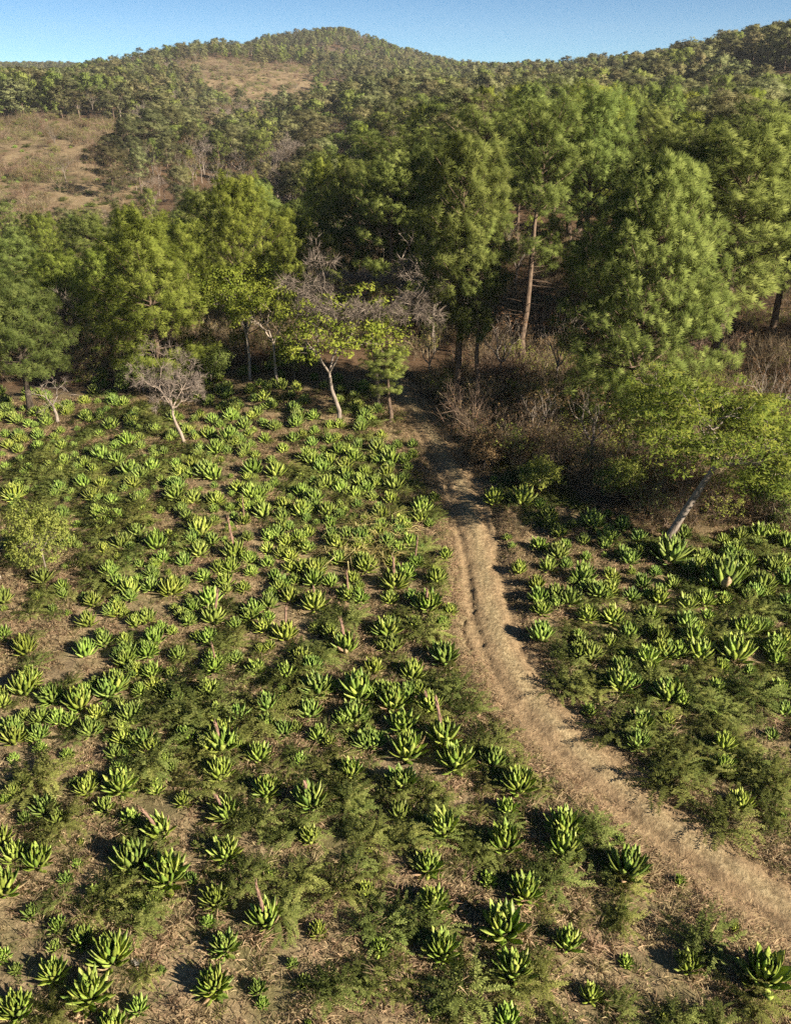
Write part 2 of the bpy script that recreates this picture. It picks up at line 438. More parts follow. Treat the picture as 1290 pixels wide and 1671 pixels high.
def scatter_leaves(rng, C, Rd, k, ln, w, outward, flat=1.0, upn=0.5):
    """small leaf diamonds filling each clump's volume"""
    n = len(C)
    off = unit(rng.normal(size=(n, k, 3))) * rng.uniform(0.15, 1, (n, k, 1)) ** 0.5
    off[..., 2] *= flat
    P = C[:, None] + off * Rd[:, None, None]
    nrm = unit(unit(off) * 0.55 + outward[:, None] * 0.3 + np.array([0, 0, upn]))
    D = unit(np.cross(nrm + rng.normal(size=nrm.shape) * 0.45, rng.normal(size=nrm.shape)))
    S = unit(np.cross(D, nrm + rng.normal(size=nrm.shape) * 0.45))
    ll = ln * rng.uniform(0.6, 1.3, (n, k, 1)); ww = w * rng.uniform(0.6, 1.3, (n, k, 1))
    V = np.stack([P - D * ll * 0.5, P + S * ww * 0.5, P + D * ll * 0.5, P - S * ww * 0.5], 2)
    g = np.cross(V[:, :, 1] - V[:, :, 0], V[:, :, 3] - V[:, :, 0])
    flip = (g * nrm).sum(-1) < 0
    V[flip] = V[flip][:, [0, 3, 2, 1]]
    var = np.clip(rng.uniform(0, 1, (n, 1)) * 0.6 + rng.uniform(0, 0.4, (n, k)), 0, 1)
    m = n * k
    return V.reshape(-1, 3), np.arange(m * 4).reshape(m, 4), np.repeat(nrm.reshape(-1, 3), 4, 0), np.repeat(var.reshape(-1), 4)

def link(o, parent=None):
    COL.objects.link(o)
    if parent is not None: o.parent = parent
    return o

def obj(name, me, parent=None):
    return link(bpy.data.objects.new(name, me), parent)

def empty(name, loc=(0, 0, 0), rz=0.0, sc=(1, 1, 1)):
    o = bpy.data.objects.new(name, None); o.empty_display_size = 0.3
    o.location = loc; o.rotation_euler = (0, 0, rz); o.scale = sc
    return link(o)

def tag(o, label, cat, group=None, kind=None):
    if label: o['label'] = label
    if cat: o['category'] = cat
    if group: o['group'] = group
    if kind: o['kind'] = kind
    return o

def gn_scatter(name, label, cat, sources, P, rot, scl, pick):
    """one object of kind stuff: source meshes instanced on points with stored rotation, scale and choice"""
    c = bpy.data.collections.new(name + '_sources')
    for i, me in enumerate(sources):
        c.objects.link(bpy.data.objects.new('%s_source_%02d' % (name, i), me))
    me = bpy.data.meshes.new(name)
    n = len(P)
    me.vertices.add(n); me.vertices.foreach_set('co', np.asarray(P, np.float32).ravel())
    for an, ty, dat, key in (('rot', 'FLOAT_VECTOR', rot, 'vector'), ('scl', 'FLOAT_VECTOR', scl, 'vector'), ('pick', 'INT', pick, 'value')):
        a = me.attributes.new(an, ty, 'POINT')
        a.data.foreach_set(key, np.asarray(dat, np.int32 if ty == 'INT' else np.float32).ravel())
    o = obj(name, me); tag(o, label, cat, kind='stuff')
    ng = bpy.data.node_groups.new(name, 'GeometryNodeTree')
    ng.interface.new_socket('Geometry', in_out='INPUT', socket_type='NodeSocketGeometry')
    ng.interface.new_socket('Geometry', in_out='OUTPUT', socket_type='NodeSocketGeometry')
    gi = ng.nodes.new('NodeGroupInput'); go = ng.nodes.new('NodeGroupOutput')
    ci = ng.nodes.new('GeometryNodeCollectionInfo')
    ci.inputs['Collection'].default_value = c; ci.inputs['Separate Children'].default_value = True; ci.inputs['Reset Children'].default_value = True
    ip = ng.nodes.new('GeometryNodeInstanceOnPoints'); ip.inputs['Pick Instance'].default_value = True
    def na(nm, ty):
        q = ng.nodes.new('GeometryNodeInputNamedAttribute'); q.data_type = ty; q.inputs['Name'].default_value = nm; return q.outputs['Attribute']
    e2r = ng.nodes.new('FunctionNodeEulerToRotation')
    l = ng.links.new
    l(na('rot', 'FLOAT_VECTOR'), e2r.inputs[0])
    l(gi.outputs[0], ip.inputs['Points']); l(ci.outputs[0], ip.inputs['Instance']); l(na('pick', 'INT'), ip.inputs['Instance Index'])
    l(e2r.outputs[0], ip.inputs['Rotation']); l(na('scl', 'FLOAT_VECTOR'), ip.inputs['Scale'])
    l(ip.outputs[0], go.inputs[0])
    md = o.modifiers.new('scatter', 'NODES'); md.node_group = ng
    return o

# ------------------------------------------------------------------ the ground sheet and the track
def cleared_mask(x, y):
    r = np.hypot(x, y); b = bearing_px(x, y)
    w = 38 * fbm(x / 40, y / 40, 77, 4)
    wb = 75 * fbm(x / 30, y / 30, 78, 4)
    m = sstep(165, 178, r + w) * (1 - sstep(278, 300, r + w)) * (1 - sstep(200, 250, b + wb))         # slope on the left
    m2 = sstep(440, 455, r + w) * (1 - sstep(600, 625, r + w - 0.25 * np.abs(b - 400))) * sstep(280, 330, b + wb) * (1 - sstep(500, 550, b + wb))
    m3 = sstep(950, 960, r + w) * (1 - sstep(1080, 1110, r + w)) * (1 - sstep(150, 200, b + wb))
    m4 = sstep(330, 340, r + w) * (1 - sstep(362, 380, r + w)) * sstep(80, 110, b + wb) * (1 - sstep(150, 190, b + wb))
    return np.clip(np.maximum.reduce([m, m2, m3, 0.7 * m4]), 0, 1)

def build_ground():
    fr = np.linspace(R(-38), R(38), 420)
    side = np.linspace(R(38), R(322), 60)[1:-1]
    th = np.concatenate([fr, side]); nt_ = len(th)
    rs = np.concatenate([[3.0], 3.0 * np.exp(np.linspace(0.02, math.log(1600 / 3.0), 300))]); nr = len(rs)
    RR, TH = np.meshgrid(rs, th, indexing='ij')
    X, Y = RR * np.sin(TH), RR * np.cos(TH)
    Z = height(X.ravel(), Y.ravel())
    V = np.column_stack([X.ravel(), Y.ravel(), Z])
    V = np.vstack([V, [[0, 0, float(height(0, 0)[0])]]])
    i = np.arange(nr - 1)[:, None] * nt_; j = np.arange(nt_)[None]; j2 = (j + 1) % nt_
    Q = np.stack([i + j, i + nt_ + j, i + nt_ + j2, i + j2], -1).reshape(-1, 4)
    Q = Q[:, ::-1]
    me = bpy.data.meshes.new('ground')
    c = len(V) - 1
    tris = [(c, (a + 1) % nt_, a) for a in range(nt_)]
    me.from_pydata(V.tolist(), [], Q.tolist() + tris)
    me.polygons.foreach_set('use_smooth', np.ones(len(me.polygons), bool))
    if me.polygons[100].normal.z < 0: me.flip_normals()
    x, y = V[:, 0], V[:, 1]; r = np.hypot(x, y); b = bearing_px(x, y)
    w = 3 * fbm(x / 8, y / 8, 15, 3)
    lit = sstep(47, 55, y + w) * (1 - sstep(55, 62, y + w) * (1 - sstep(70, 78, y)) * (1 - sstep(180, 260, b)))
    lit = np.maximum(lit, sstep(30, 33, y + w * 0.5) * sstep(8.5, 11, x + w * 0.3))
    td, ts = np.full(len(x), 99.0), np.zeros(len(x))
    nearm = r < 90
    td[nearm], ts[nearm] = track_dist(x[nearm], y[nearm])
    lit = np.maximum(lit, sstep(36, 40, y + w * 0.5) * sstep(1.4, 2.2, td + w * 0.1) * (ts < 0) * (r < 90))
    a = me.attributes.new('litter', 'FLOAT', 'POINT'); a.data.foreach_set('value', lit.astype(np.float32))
    a = me.attributes.new('cleared', 'FLOAT', 'POINT'); a.data.foreach_set('value', cleared_mask(x, y).astype(np.float32))
    me.materials.append(MAT['ground'])
    o = obj('ground', me); tag(o, 'dry straw-covered field floor rising into wooded hills', None, kind='structure')

def build_track():
    P = TRACK; n = len(P)
    T = np.gradient(P, axis=0); T /= np.linalg.norm(T, axis=1)[:, None]
    Nn = np.column_stack([-T[:, 1], T[:, 0]])
    # resample finer along the length
    s = np.concatenate([[0], np.cumsum(np.linalg.norm(np.diff(P, axis=0), axis=1))])
    q = np.arange(0, s[-1], 0.16)
    P = np.column_stack([np.interp(q, s, P[:, k]) for k in (0, 1)])
    Nn = np.column_stack([np.interp(q, s, Nn[:, k]) for k in (0, 1)])
    off = np.linspace(-1.75, 1.75, 43)
    X = P[:, None, 0] + Nn[:, None, 0] * off; Y = P[:, None, 1] + Nn[:, None, 1] * off
    O = np.broadcast_to(off, X.shape)
    wob = 0.14 * fbm(q / 2.5, q * 0 + 1.3, 5, 3)[:, None]
    rut = np.exp(-np.abs((np.abs(O + wob) - 0.66 - 0.08 * fbm(X / 0.8, Y / 0.8, 14, 3)) / 0.16) ** 3)
    prof = -0.04 - 0.075 * rut * (0.6 + 0.8 * vnoise(q / 1.7, q * 0, 8)[:, None]) + 0.035 * np.exp(-(O / 0.30) ** 2)
    edge = sstep(0.80, 1.3, np.abs(O + 0.45 * fbm(X / 1.1, Y / 1.1, 31, 4)))
    Z = base_height(X.ravel(), Y.ravel()).reshape(X.shape) + prof - 0.16 * edge
    Z += 0.07 * fbm(X / 0.6, Y / 0.6, 12, 4) + 0.045 * fbm(X / 0.2, Y / 0.2, 17, 2)
    V = np.column_stack([X.ravel(), Y.ravel(), Z.ravel()])
    m, k = X.shape
    i = np.arange(m - 1)[:, None] * k; j = np.arange(k - 1)[None]
    Q = np.stack([i + j, i + k + j, i + k + j + 1, i + j + 1], -1).reshape(-1, 4)[:, ::-1]
    me = make_mesh('dirt_track', V, Q, 'track', smooth=True)
    if me.polygons[10].normal.z < 0: me.flip_normals()
    hump = np.clip(0.9 * np.exp(-(O / 0.33) ** 2) + 0.9 * sstep(1.0, 1.4, np.abs(O)) - 0.1, 0, 1)
    a = me.attributes.new('hump', 'FLOAT', 'POINT'); a.data.foreach_set('value', hump.ravel().astype(np.float32))
    o = obj('dirt_track', me); tag(o, 'rutted dirt track curving through the field into the wood', None, kind='structure')

build_ground()
build_track()

# ------------------------------------------------------------------ tree builders (one mesh for trunk and limbs, one for the crown)
def pine_parts(seed, H, cb, Rm, prof, nbr, ppb, pr, k, bw, leafmat, barkmat='bark_pine', lean=0.0, trunk_r=0.016, sides=6, pitch0=5, pitch1=50, bent=0.5, gap=0.0, dead=0, jit=0.62):
    rng = np.random.default_rng(seed)
    tz = np.linspace(0, 1, 9)
    sway = np.cumsum(rng.normal(0, 0.010 * H, (9, 2)), axis=0) * bent
    TP = np.column_stack([sway[:, 0] + lean * H * tz, sway[:, 1], tz * H]); TP[0, :2] = 0
    TRd = trunk_r * H * (1 - tz) ** 0.8 + 0.012
    TRd[0] *= 1.35
    parts = [tube(TP, TRd, sides)]
    at = lambda t: np.array([np.interp(t, tz, TP[:, q]) for q in range(3)])
    C, Rd = [], []
    for i in range(nbr):
        s = ((i + rng.uniform()) / nbr) ** 0.85
        if gap and vnoise(np.array([s * 9.0]), np.array([float(seed)]), 3)[0] < gap and s < 0.85: continue
        t = cb + (1 - cb) * s * 0.97
        L = Rm * prof(s) * rng.uniform(jit, 1.1)
        az = i * 2.399 + rng.normal(0, 0.35)
        pit = R(pitch0 + (pitch1 - pitch0) * s + rng.normal(0, 9))
        d = np.array([math.cos(az) * math.cos(pit), math.sin(az) * math.cos(pit), math.sin(pit)])
        p0 = at(t)
        q = np.linspace(0, 1, 4)[:, None]
        B = p0 + d * L * q + np.array([0, 0, 1.0]) * (L * 0.16) * (q ** 2)
        if L > 0.5:
            parts.append(tube(B, (0.011 * L + 0.014) * np.array([1.3, 0.9, 0.6, 0.25]), 3))
        lat = np.array([-math.sin(az), math.cos(az), 0])
        m = max(2, int(round(ppb * (0.45 + 0.75 * L / Rm))))
        for _ in range(m):
            u = rng.uniform(0.62, 1.06) if rng.uniform() < 0.72 else rng.uniform(0.3, 0.7)
            c = np.array([np.interp(u, q[:, 0], B[:, a]) for a in range(3)])
            c = c + lat * rng.normal(0, 0.24) * L * (1.15 - 0.5 * u) + np.array([0, 0, rng.normal(0.10, 0.16)]) * min(L, 1.6)
            C.append(c); Rd.append(pr * rng.uniform(0.7, 1.25))
    for _ in range(max(3, ppb)):
        C.append(at(1.0) + rng.normal(0, 0.3, 3) * pr * 1.2); Rd.append(pr * rng.uniform(0.7, 1.1))
    for _ in range(dead):                                  # bare dead limbs below the crown
        t = rng.uniform(cb * 0.45, cb + 0.12); az = rng.uniform(0, 6.28); L = rng.uniform(0.6, 1.9)
        p0 = at(t); d = np.array([math.cos(az), math.sin(az), rng.uniform(-0.15, 0.3)])
        q = np.linspace(0, 1, 4)[:, None]
        B = p0 + d * L * q + rng.normal(0, 0.06, (4, 3)) * q * L
        parts.append(tube(B, np.array([0.035, 0.026, 0.018, 0.006]), 3))
    C = np.array(C); Rd = np.array(Rd)
    axis = np.column_stack([np.interp(C[:, 2], TP[:, 2], TP[:, 0]), np.interp(C[:, 2], TP[:, 2], TP[:, 1]), C[:, 2] - 0.15 * Rm])
    out = unit(C - axis)
    V, Q, Nm, va = blades(rng, C, Rd, k, bw, out)
    tv, tq = join_tq(parts)
    Wt = 2 * np.quantile(np.hypot(C[:, 0] - C[:, 0].mean(), C[:, 1] - C[:, 1].mean()), 0.95) + pr
    Ht = C[:, 2].max() + 0.6 * pr
    return make_mesh('trunk', tv, tq, barkmat, smooth=True), make_mesh('crown', V, Q, leafmat, normals=Nm, var=va), Ht, Wt

P_ROUND = lambda s: (0.80 + 0.2 * s / 0.25) if s < 0.25 else max(0.12, (1 - ((s - 0.25) / 0.78) ** 2.0)) ** 0.62
P_OVAL = lambda s: max(0.15, math.sin(math.pi * min(1, 0.18 + 0.70 * s))) ** 0.8
P_TOP = lambda s: 0.45 + 0.6 * s if s < 0.75 else max(0.25, 1 - ((s - 0.72) / 0.33) ** 2) ** 0.5
P_CONE = lambda s: max(0.08, (1 - s)) ** 0.75

def skeleton(rng, trunk, r0, levels, nchild, ratio, spread, flat, upb, wig=0.12, first=None):
    """a branching skeleton: returns tubes and the tips of the last level"""
    parts, tips = [], []
    trunk = np.asarray(trunk, float)
    parts.append(tube(trunk, np.linspace(r0 * 1.25, r0 * 0.75, len(trunk)), 6))
    d0 = unit(trunk[-1] - trunk[-2])
    def grow(p, d, L, r, lv):
        q = np.linspace(0, 1, 4)[:, None]
        side = rng.normal(0, wig, 3)
        B = p + d * L * q + side * L * np.sin(q * math.pi) * 0.6 + np.array([0, 0, upb]) * L * q * q
        parts.append(tube(B, r * np.array([1, 0.85, 0.7, 0.55]), 5 if lv > levels - 2 else 3))
        e = B[-1]; ed = unit(B[-1] - B[-2])
        if lv <= 1:
            tips.append((e, ed, L)); return
        k = nchild if rng.uniform() > 0.25 else max(2, nchild - 1)
        a0 = rng.uniform(0, 6.28)
        for i in range(k):
            a = a0 + i * 6.283 / k + rng.normal(0, 0.3)
            u = unit(np.cross(ed, np.array([0.3, 0.2, 1.0]))); v = np.cross(ed, u)
            nd = ed * math.cos(spread) + (u * math.cos(a) + v * math.sin(a)) * math.sin(spread * rng.uniform(0.7, 1.25))
            nd[2] = nd[2] * flat + 0.05
            nd = unit(nd)
            st = B[2] if (i == k - 1 and rng.uniform() < 0.5) else e
            grow(st, nd, L * ratio * rng.uniform(0.75, 1.2), r * 0.56, lv - 1)
    k = first or nchild + 1
    L0 = np.linalg.norm(trunk[-1] - trunk[0]) * 0.55
    a0 = rng.uniform(0, 6.28)
    for i in range(k):
        a = a0 + i * 6.283 / k + rng.normal(0, 0.25)
        u = unit(np.cross(d0, np.array([0.2, 1.0, 0.1]))); v = np.cross(d0, u)
        nd = d0 * math.cos(spread) + (u * math.cos(a) + v * math.sin(a)) * math.sin(spread)
        nd[2] *= min(1.0, 0.35 + flat)
        nd = unit(nd)
        grow(trunk[-1], nd, L0 * rng.uniform(0.8, 1.2), r0 * 0.62, levels)
    return parts, tips

def broad_parts(seed, trunk, r0, levels, nchild, ratio, spread, flat, upb, leafmat, barkmat, per=2, cr=0.5, k=26, ln=0.16, w=0.08, cflat=0.6, first=None, drop=0.0, upn=0.5):
    rng = np.random.default_rng(seed)
    parts, tips = skeleton(rng, trunk, r0, levels, nchild, ratio, spread, flat, upb, first=first)
    tv, tq = join_tq(parts)
    T = np.array([t[0] for t in tips]); D = np.array([t[1] for t in tips])
    H, W = T[:, 2].max() + cr, max(np.ptp(T[:, 0]), np.ptp(T[:, 1])) + 2 * cr
    tm = make_mesh('trunk', tv, tq, barkmat, smooth=True)
    if leafmat is None:
        return tm, None, H, W
    keep = rng.uniform(size=len(T)) > drop
    T, D = T[keep], D[keep]
    C = np.repeat(T, per, 0) + rng.normal(0, cr * 0.6, (len(T) * per, 3)) * np.array([1, 1, 0.5])
    mid = np.array([T[:, 0].mean(), T[:, 1].mean(), T[:, 2].min() - 1.0])
    out = unit(C - mid)
    V, Q, Nm, va = scatter_leaves(rng, C, np.full(len(C), cr) * rng.uniform(0.7, 1.3, len(C)), k, ln, w, out, cflat, upn)
    return tm, make_mesh('crown', V, Q, leafmat, normals=Nm, var=va), H, W

def bare_parts(seed, trunk, r0, levels, nchild, ratio, spread, flat, upb, barkmat, twigs=4, tl=0.5, first=None, twigmat='twig_pale', tw=0.014):
    """leafless tree: limbs, plus a crown of fine twigs"""
    rng = np.random.default_rng(seed)
    parts, tips = skeleton(rng, trunk, r0, levels, nchild, ratio, spread, flat, upb, first=first)
    tv, tq = join_tq(parts)
    T = np.array([t[0] for t in tips]); D = np.array([t[1] for t in tips])
    n = len(T)
    d = unit(D[:, None] + rng.normal(0, 0.55, (n, twigs, 3)))
    a = T[:, None] - D[:, None] * tl * rng.uniform(0, 0.9, (n, twigs, 1))
    b = a + d * tl * rng.uniform(0.6, 1.3, (n, twigs, 1))
    s = unit(np.cross(d, rng.normal(size=d.shape))) * tw
    V = np.stack([a - s, a + s, b + s * 0.3, b - s * 0.3], 2).reshape(-1, 3)
    m = n * twigs
    va = np.repeat(rng.uniform(0, 1, m), 4)
    cm = make_mesh('crown', V, np.arange(m * 4).reshape(m, 4), twigmat, var=va)
    H, W = T[:, 2].max() + tl * 0.6, max(np.ptp(T[:, 0]), np.ptp(T[:, 1])) + tl
    return make_mesh('trunk', tv, tq, barkmat, smooth=True), cm, H, W

KIND = {}      # kind -> list of (trunk mesh, crown mesh, height, width)
KIND['round'] = [pine_parts(11, 13.5, 0.04, 4.4, P_ROUND, 165, 17, 0.34, 72, 0.023, 'needle_green', sides=7, pitch0=-6, pitch1=60, bent=0.12, jit=0.86)]
KIND['tall'] = [pine_parts(21, 15, 0.34, 3.6, P_OVAL, 78, 17, 0.36, 62, 0.024, 'needle_green', gap=0.18, dead=14),
                pine_parts(22, 16, 0.44, 3.8, P_TOP, 62, 17, 0.36, 62, 0.024, 'needle_green', gap=0.28, dead=18, lean=0.02),
                pine_parts(23, 15, 0.28, 3.5, P_OVAL, 78, 16, 0.36, 62, 0.024, 'needle_green', gap=0.22, dead=12)]
KIND['broadpine'] = [pine_parts(31, 14, 0.40, 4.6, P_TOP, 72, 19, 0.36, 60, 0.024, 'needle_dark', gap=0.15, dead=12, pitch0=0, pitch1=40),
                     pine_parts(32, 14, 0.46, 4.4, P_TOP, 60, 18, 0.38, 60, 0.024, 'needle_dark', gap=0.25, dead=12, pitch0=5, pitch1=35)]
KIND['brightpine'] = [pine_parts(41, 12, 0.10, 4.2, P_ROUND, 84, 17, 0.38, 58, 0.026, 'needle_bright', bent=0.25, gap=0.16, dead=5, pitch0=-2, pitch1=55),
                      pine_parts(42, 12, 0.16, 4.0, P_OVAL, 76, 16, 0.38, 58, 0.026, 'needle_bright', bent=0.3, gap=0.2, dead=6)]
KIND['midpine'] = [pine_parts(51, 12, 0.22, 3.5, P_OVAL, 44, 7, 0.56, 34, 0.062, 'needle_green', gap=0.22),
                   pine_parts(52, 12, 0.12, 3.5, P_ROUND, 44, 7, 0.56, 34, 0.062, 'needle_green'),
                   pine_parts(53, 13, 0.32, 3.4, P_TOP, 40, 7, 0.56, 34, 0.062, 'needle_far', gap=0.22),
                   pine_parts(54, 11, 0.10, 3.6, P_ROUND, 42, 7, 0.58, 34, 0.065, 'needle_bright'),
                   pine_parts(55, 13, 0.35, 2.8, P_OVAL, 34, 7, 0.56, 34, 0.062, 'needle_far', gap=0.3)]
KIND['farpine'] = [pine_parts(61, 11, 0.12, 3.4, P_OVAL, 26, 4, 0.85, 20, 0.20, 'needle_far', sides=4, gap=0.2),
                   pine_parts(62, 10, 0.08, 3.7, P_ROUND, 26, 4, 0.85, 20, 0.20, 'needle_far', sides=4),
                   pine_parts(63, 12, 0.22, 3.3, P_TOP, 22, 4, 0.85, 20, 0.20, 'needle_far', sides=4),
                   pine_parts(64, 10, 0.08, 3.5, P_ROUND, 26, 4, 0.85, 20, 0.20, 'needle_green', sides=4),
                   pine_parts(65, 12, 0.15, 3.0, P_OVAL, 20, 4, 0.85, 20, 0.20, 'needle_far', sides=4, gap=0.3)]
KIND['dry'] = [broad_parts(71, [(0, 0, 0), (0.1, 0, 1.6), (0, 0.15, 3.2)], 0.15, 4, 3, 0.72, 0.62, 1.0, 0.06, 'leaf_brown', 'bark_grey', per=1, cr=0.45, k=9, ln=0.2, w=0.12, drop=0.3),
               broad_parts(72, [(0, 0, 0), (-0.1, 0, 1.6), (0.1, 0.1, 3.6)], 0.16, 4, 3, 0.70, 0.55, 1.0, 0.1, 'leaf_brown', 'bark_grey', per=1, cr=0.45, k=14, ln=0.2, w=0.12, drop=0.15)]
KIND['bare'] = [bare_parts(81, [(0, 0, 0), (0.1, 0, 1.5), (0, 0.1, 3.0)], 0.15, 5, 3, 0.68, 0.6, 1.0, 0.04, 'bark_grey', 4, 0.6)]

def tree_label_ok(s):
    return s

THINGS = []      # for the labels: (object, kind, px, py, width_px)
def put_tree(name, variant, loc, rz, sxy, sz, label=None, cat='tree', group=None, tilt=(0, 0)):
    tm, cm, H, W = variant
    e = empty(name, (float(loc[0]), float(loc[1]), float(loc[2]) - 0.05), rz, (sxy, sxy, sz))
    e.rotation_euler = (tilt[0], tilt[1], rz)
    obj('trunk', tm, e)
    if cm is not None: obj('crown', cm, e)
    tag(e, label, cat, group)
    return e

HERO_XY = []
def hero(name, kind, idx, bpx, bpy_, top_py, wpx, label, rz=0.0, group=None, dist=None):
    """a tree whose foot shows at a photo pixel, as tall and wide as it is there"""
    p = ground_at(bpx, bpy_)
    v = KIND[kind][idx] if isinstance(kind, str) else kind
    d = ray(bpx, top_py)
    ztop = CAM_H + p[1] * d[2] / d[1]
    Hm = ztop - p[2]
    Wm = wpx * depth_of(p[0], p[1], p[2] + 0.7 * Hm) / F
    HERO_XY.append((p[0], p[1], Wm))
    e = put_tree(name, v, p, rz, Wm / v[3], Hm / v[2], label, 'tree', group)
    return e

hero('pine_tree', 'round', 0, 1022, 715, 236, 285, 'huge dense rounded pine with foliage almost down to the flat-topped tree', 0.4)
hero('pine_tree', 'tall', 0, 750, 668, 212, 175, 'tall pine with straight pale trunk rising right beside the dirt track', 1.0)
hero('pine_tree', 'tall', 1, 772, 682, 330, 110, 'dark-trunked slender pine close behind the track verge, next to the tall pale-trunked pine', 2.4)
hero('pine_tree', 'tall', 1, 850, 592, 128, 150, 'tall pine with long bare sunlit trunk and high crown between track and round pine', 0.3)
hero('pine_tree', 'tall', 2, 935, 575, 125, 170, 'tall pine with leaning trunk just behind the huge rounded pine', 2.0)
hero('pine_tree', 'broadpine', 0, 1250, 580, 190, 225, 'dark broad-topped pine with bare black trunk at the right edge of the wood', 1.2)
hero('pine_tree', 'broadpine', 1, 1165, 520, 212, 190, 'flat-crowned dark pine directly behind the right shoulder of the rounded pine', 3.0)
hero('pine_tree', 'broadpine', 0, 1330, 600, 215, 240, 'dark spreading pine cut by the right border of the photo', 4.2)
KIND['darkround'] = [pine_parts(35, 9, 0.34, 3.6, P_ROUND, 84, 17, 0.36, 54, 0.026, 'needle_dark', 'bark_dark', pitch0=5, pitch1=60, bent=0.3, trunk_r=0.026, jit=0.8)]
hero('round_tree', 'darkround', 0, 52, 672, 452, 165, 'dark round-crowned tree with thick trunk at the left border above the field', 0.8)
hero('pine_tree', 'brightpine', 0, 268, 640, 335, 200, 'bright sunlit pine with wide layered crown behind the pale bare tree', 0.5)
hero('pine_tree', 'brightpine', 1, 405, 600, 272, 150, 'bright yellow-green pine with tiered crown above the yellow-leaved tree', 2.2)
hero('pine_tree', 'brightpine', 1, 190, 600, 395, 120, 'lower bright pine filling the gap beside the wide layered pine', 4.0)
hero('pine_tree', 'tall', 2, 632, 560, 238, 135, 'dark green pine with open tiers behind the bare umbrella tree', 1.1)
hero('pine_tree', 'brightpine', 0, 530, 470, 250, 85, 'small sunlit pine with forked white trunks in the gap of the wood', 5.0)
hero('pine_tree', 'tall', 0, 700, 560, 225, 120, 'pine just left of the tall pale-trunked pine, crown merging with it', 3.3)
hero('pine_tree', 'tall', 1, 636, 690, 556, 85, 'small young pine with drooping tuft of foliage over the start of the shaded track', 3.3)

for k_, (kd, ix, px, py, tp, w, lb) in enumerate((
        ('brightpine', 1, 120, 588, 402, 125, 'light green pine just right of the dark round tree, behind the field edge'),
        ('tall', 0, 48, 560, 378, 105, 'pale green pine standing behind the dark round tree'),
        ('tall', 2, 160, 520, 340, 95, 'dark olive pine below the lower cleared slope'),
        ('brightpine', 0, 236, 548, 328, 115, 'bright pine rising behind the wide layered bright pine'),
        ('brightpine', 1, 318, 560, 352, 125, 'full bright pine between the wide layered pine and the tiered pine'),
        ('tall', 0, 352, 515, 302, 110, 'green pine whose top overlaps the brown gully'),
        ('brightpine', 0, 470, 545, 335, 115, 'sunlit pine right of the tiered yellow-green pine'),
        ('tall', 2, 15, 610, 420, 115, 'pine crown at the left border above the dark round tree'),
        ('tall', 0, 585, 535, 255, 120, 'broad green pine left of the open-tiered dark pine'),
        ('brightpine', 1, 88, 500, 342, 90, 'small bright pine at the foot of the lower cleared slope'),
        ('tall', 2, 430, 500, 290, 100, 'olive pine standing above the tiered yellow-green pine'),
        ('brightpine', 0, 660, 545, 275, 110, 'pine close to the left of the crown merging with the pale-trunked pine'))):
    hero('pine_tree', kd, ix, px, py, tp, w, lb, 0.7 * k_, 'pines at the edge of the wood')

# --- broadleaf trees at the edge of the wood
v = broad_parts(101, [(0, 0, 0), (0.1, 0, 2.0), (0.0, 0.1, 3.8)], 0.13, 4, 3, 0.70, 0.60, 0.9, 0.08, 'leaf_yellow', 'bark_pale', per=4, cr=0.55, k=20, ln=0.24, w=0.12)
hero('broadleaf_tree', v, 0, 408, 620, 418, 185, 'tall yellow-green leafy tree with slim trunk in the shaded field edge', 0.2)
hero('broadleaf_tree', v, 0, 452, 628, 440, 170, 'slim-trunked yellow-green tree touching its taller twin, nearer the track', 2.4)
v = broad_parts(102, [(0.5, 0, 0), (0.55, 0, 0.9), (0.1, 0.1, 2.2), (0.0, 0.1, 3.2)], 0.12, 4, 3, 0.72, 0.68, 0.75, 0.02, 'leaf_yellow', 'bark_grey', per=4, cr=0.5, k=15, ln=0.20, w=0.10, cflat=0.4)
hero('broadleaf_tree', v, 0, 540, 692, 452, 235, 'spreading yellow-green tree with curved grey fork at the field edge left of the track', 0.0)
v = bare_parts(103, [(0.4, 0, 0), (0.2, 0, 2.2), (-0.1, 0.1, 4.6)], 0.13, 6, 3, 0.62, 0.80, 0.22, 0.0, 'bark_umber', 10, 0.5, tw=0.012, first=6, twigmat='twig_umber')
hero('bare_tree', v, 0, 610, 665, 398, 310, 'wide leafless umbrella-shaped tree with a flat canopy of grey twigs', 0.7)
v = bare_parts(104, [(0.55, 0, 0), (0.35, 0.0, 0.7), (0.05, 0.05, 1.3), (-0.1, 0, 1.9), (-0.05, 0, 2.3)], 0.11, 6, 3, 0.68, 0.72, 0.72, 0.02, 'bark_mid', 4, 0.34, tw=0.009, first=5)
hero('bare_tree', v, 0, 290, 724, 554, 135, 'small pale leafless tree with bent trunk and domed twiggy crown in the field', 0.0)
v = bare_parts(105, [(0, 0, 0), (0.2, 0, 1.6), (0.1, 0, 3.0)], 0.14, 5, 3, 0.68, 0.65, 0.6, 0.02, 'bark_dark', 4, 0.5)
hero('bare_tree', v, 0, 120, 600, 462, 120, 'dark leafless tree with purple-grey twigs between dark round tree and bright pine', 1.0)
v = bare_parts(106, [(0, 0, 0), (0.3, 0, 0.6), (0.2, 0.1, 1.2)], 0.09, 5, 2, 0.75, 0.7, 0.7, 0.0, 'bark_grey', 4, 0.4, tw=0.01)
hero('bare_tree', v, 0, 95, 690, 618, 95, 'low dead pale shrub-like tree with slanting stems below the dark round tree', 2.0)
v = broad_parts(107, [(-1.2, 0, 0), (-0.7, 0.0, 1.1), (-0.1, 0.1, 2.2), (0.3, 0.1, 3.0)], 0.15, 5, 3, 0.70, 0.84, 0.27, 0.02, 'leaf_acacia', 'bark_grey', per=3, cr=0.60, k=30, ln=0.19, w=0.055, cflat=0.13, first=6, upn=1.0)
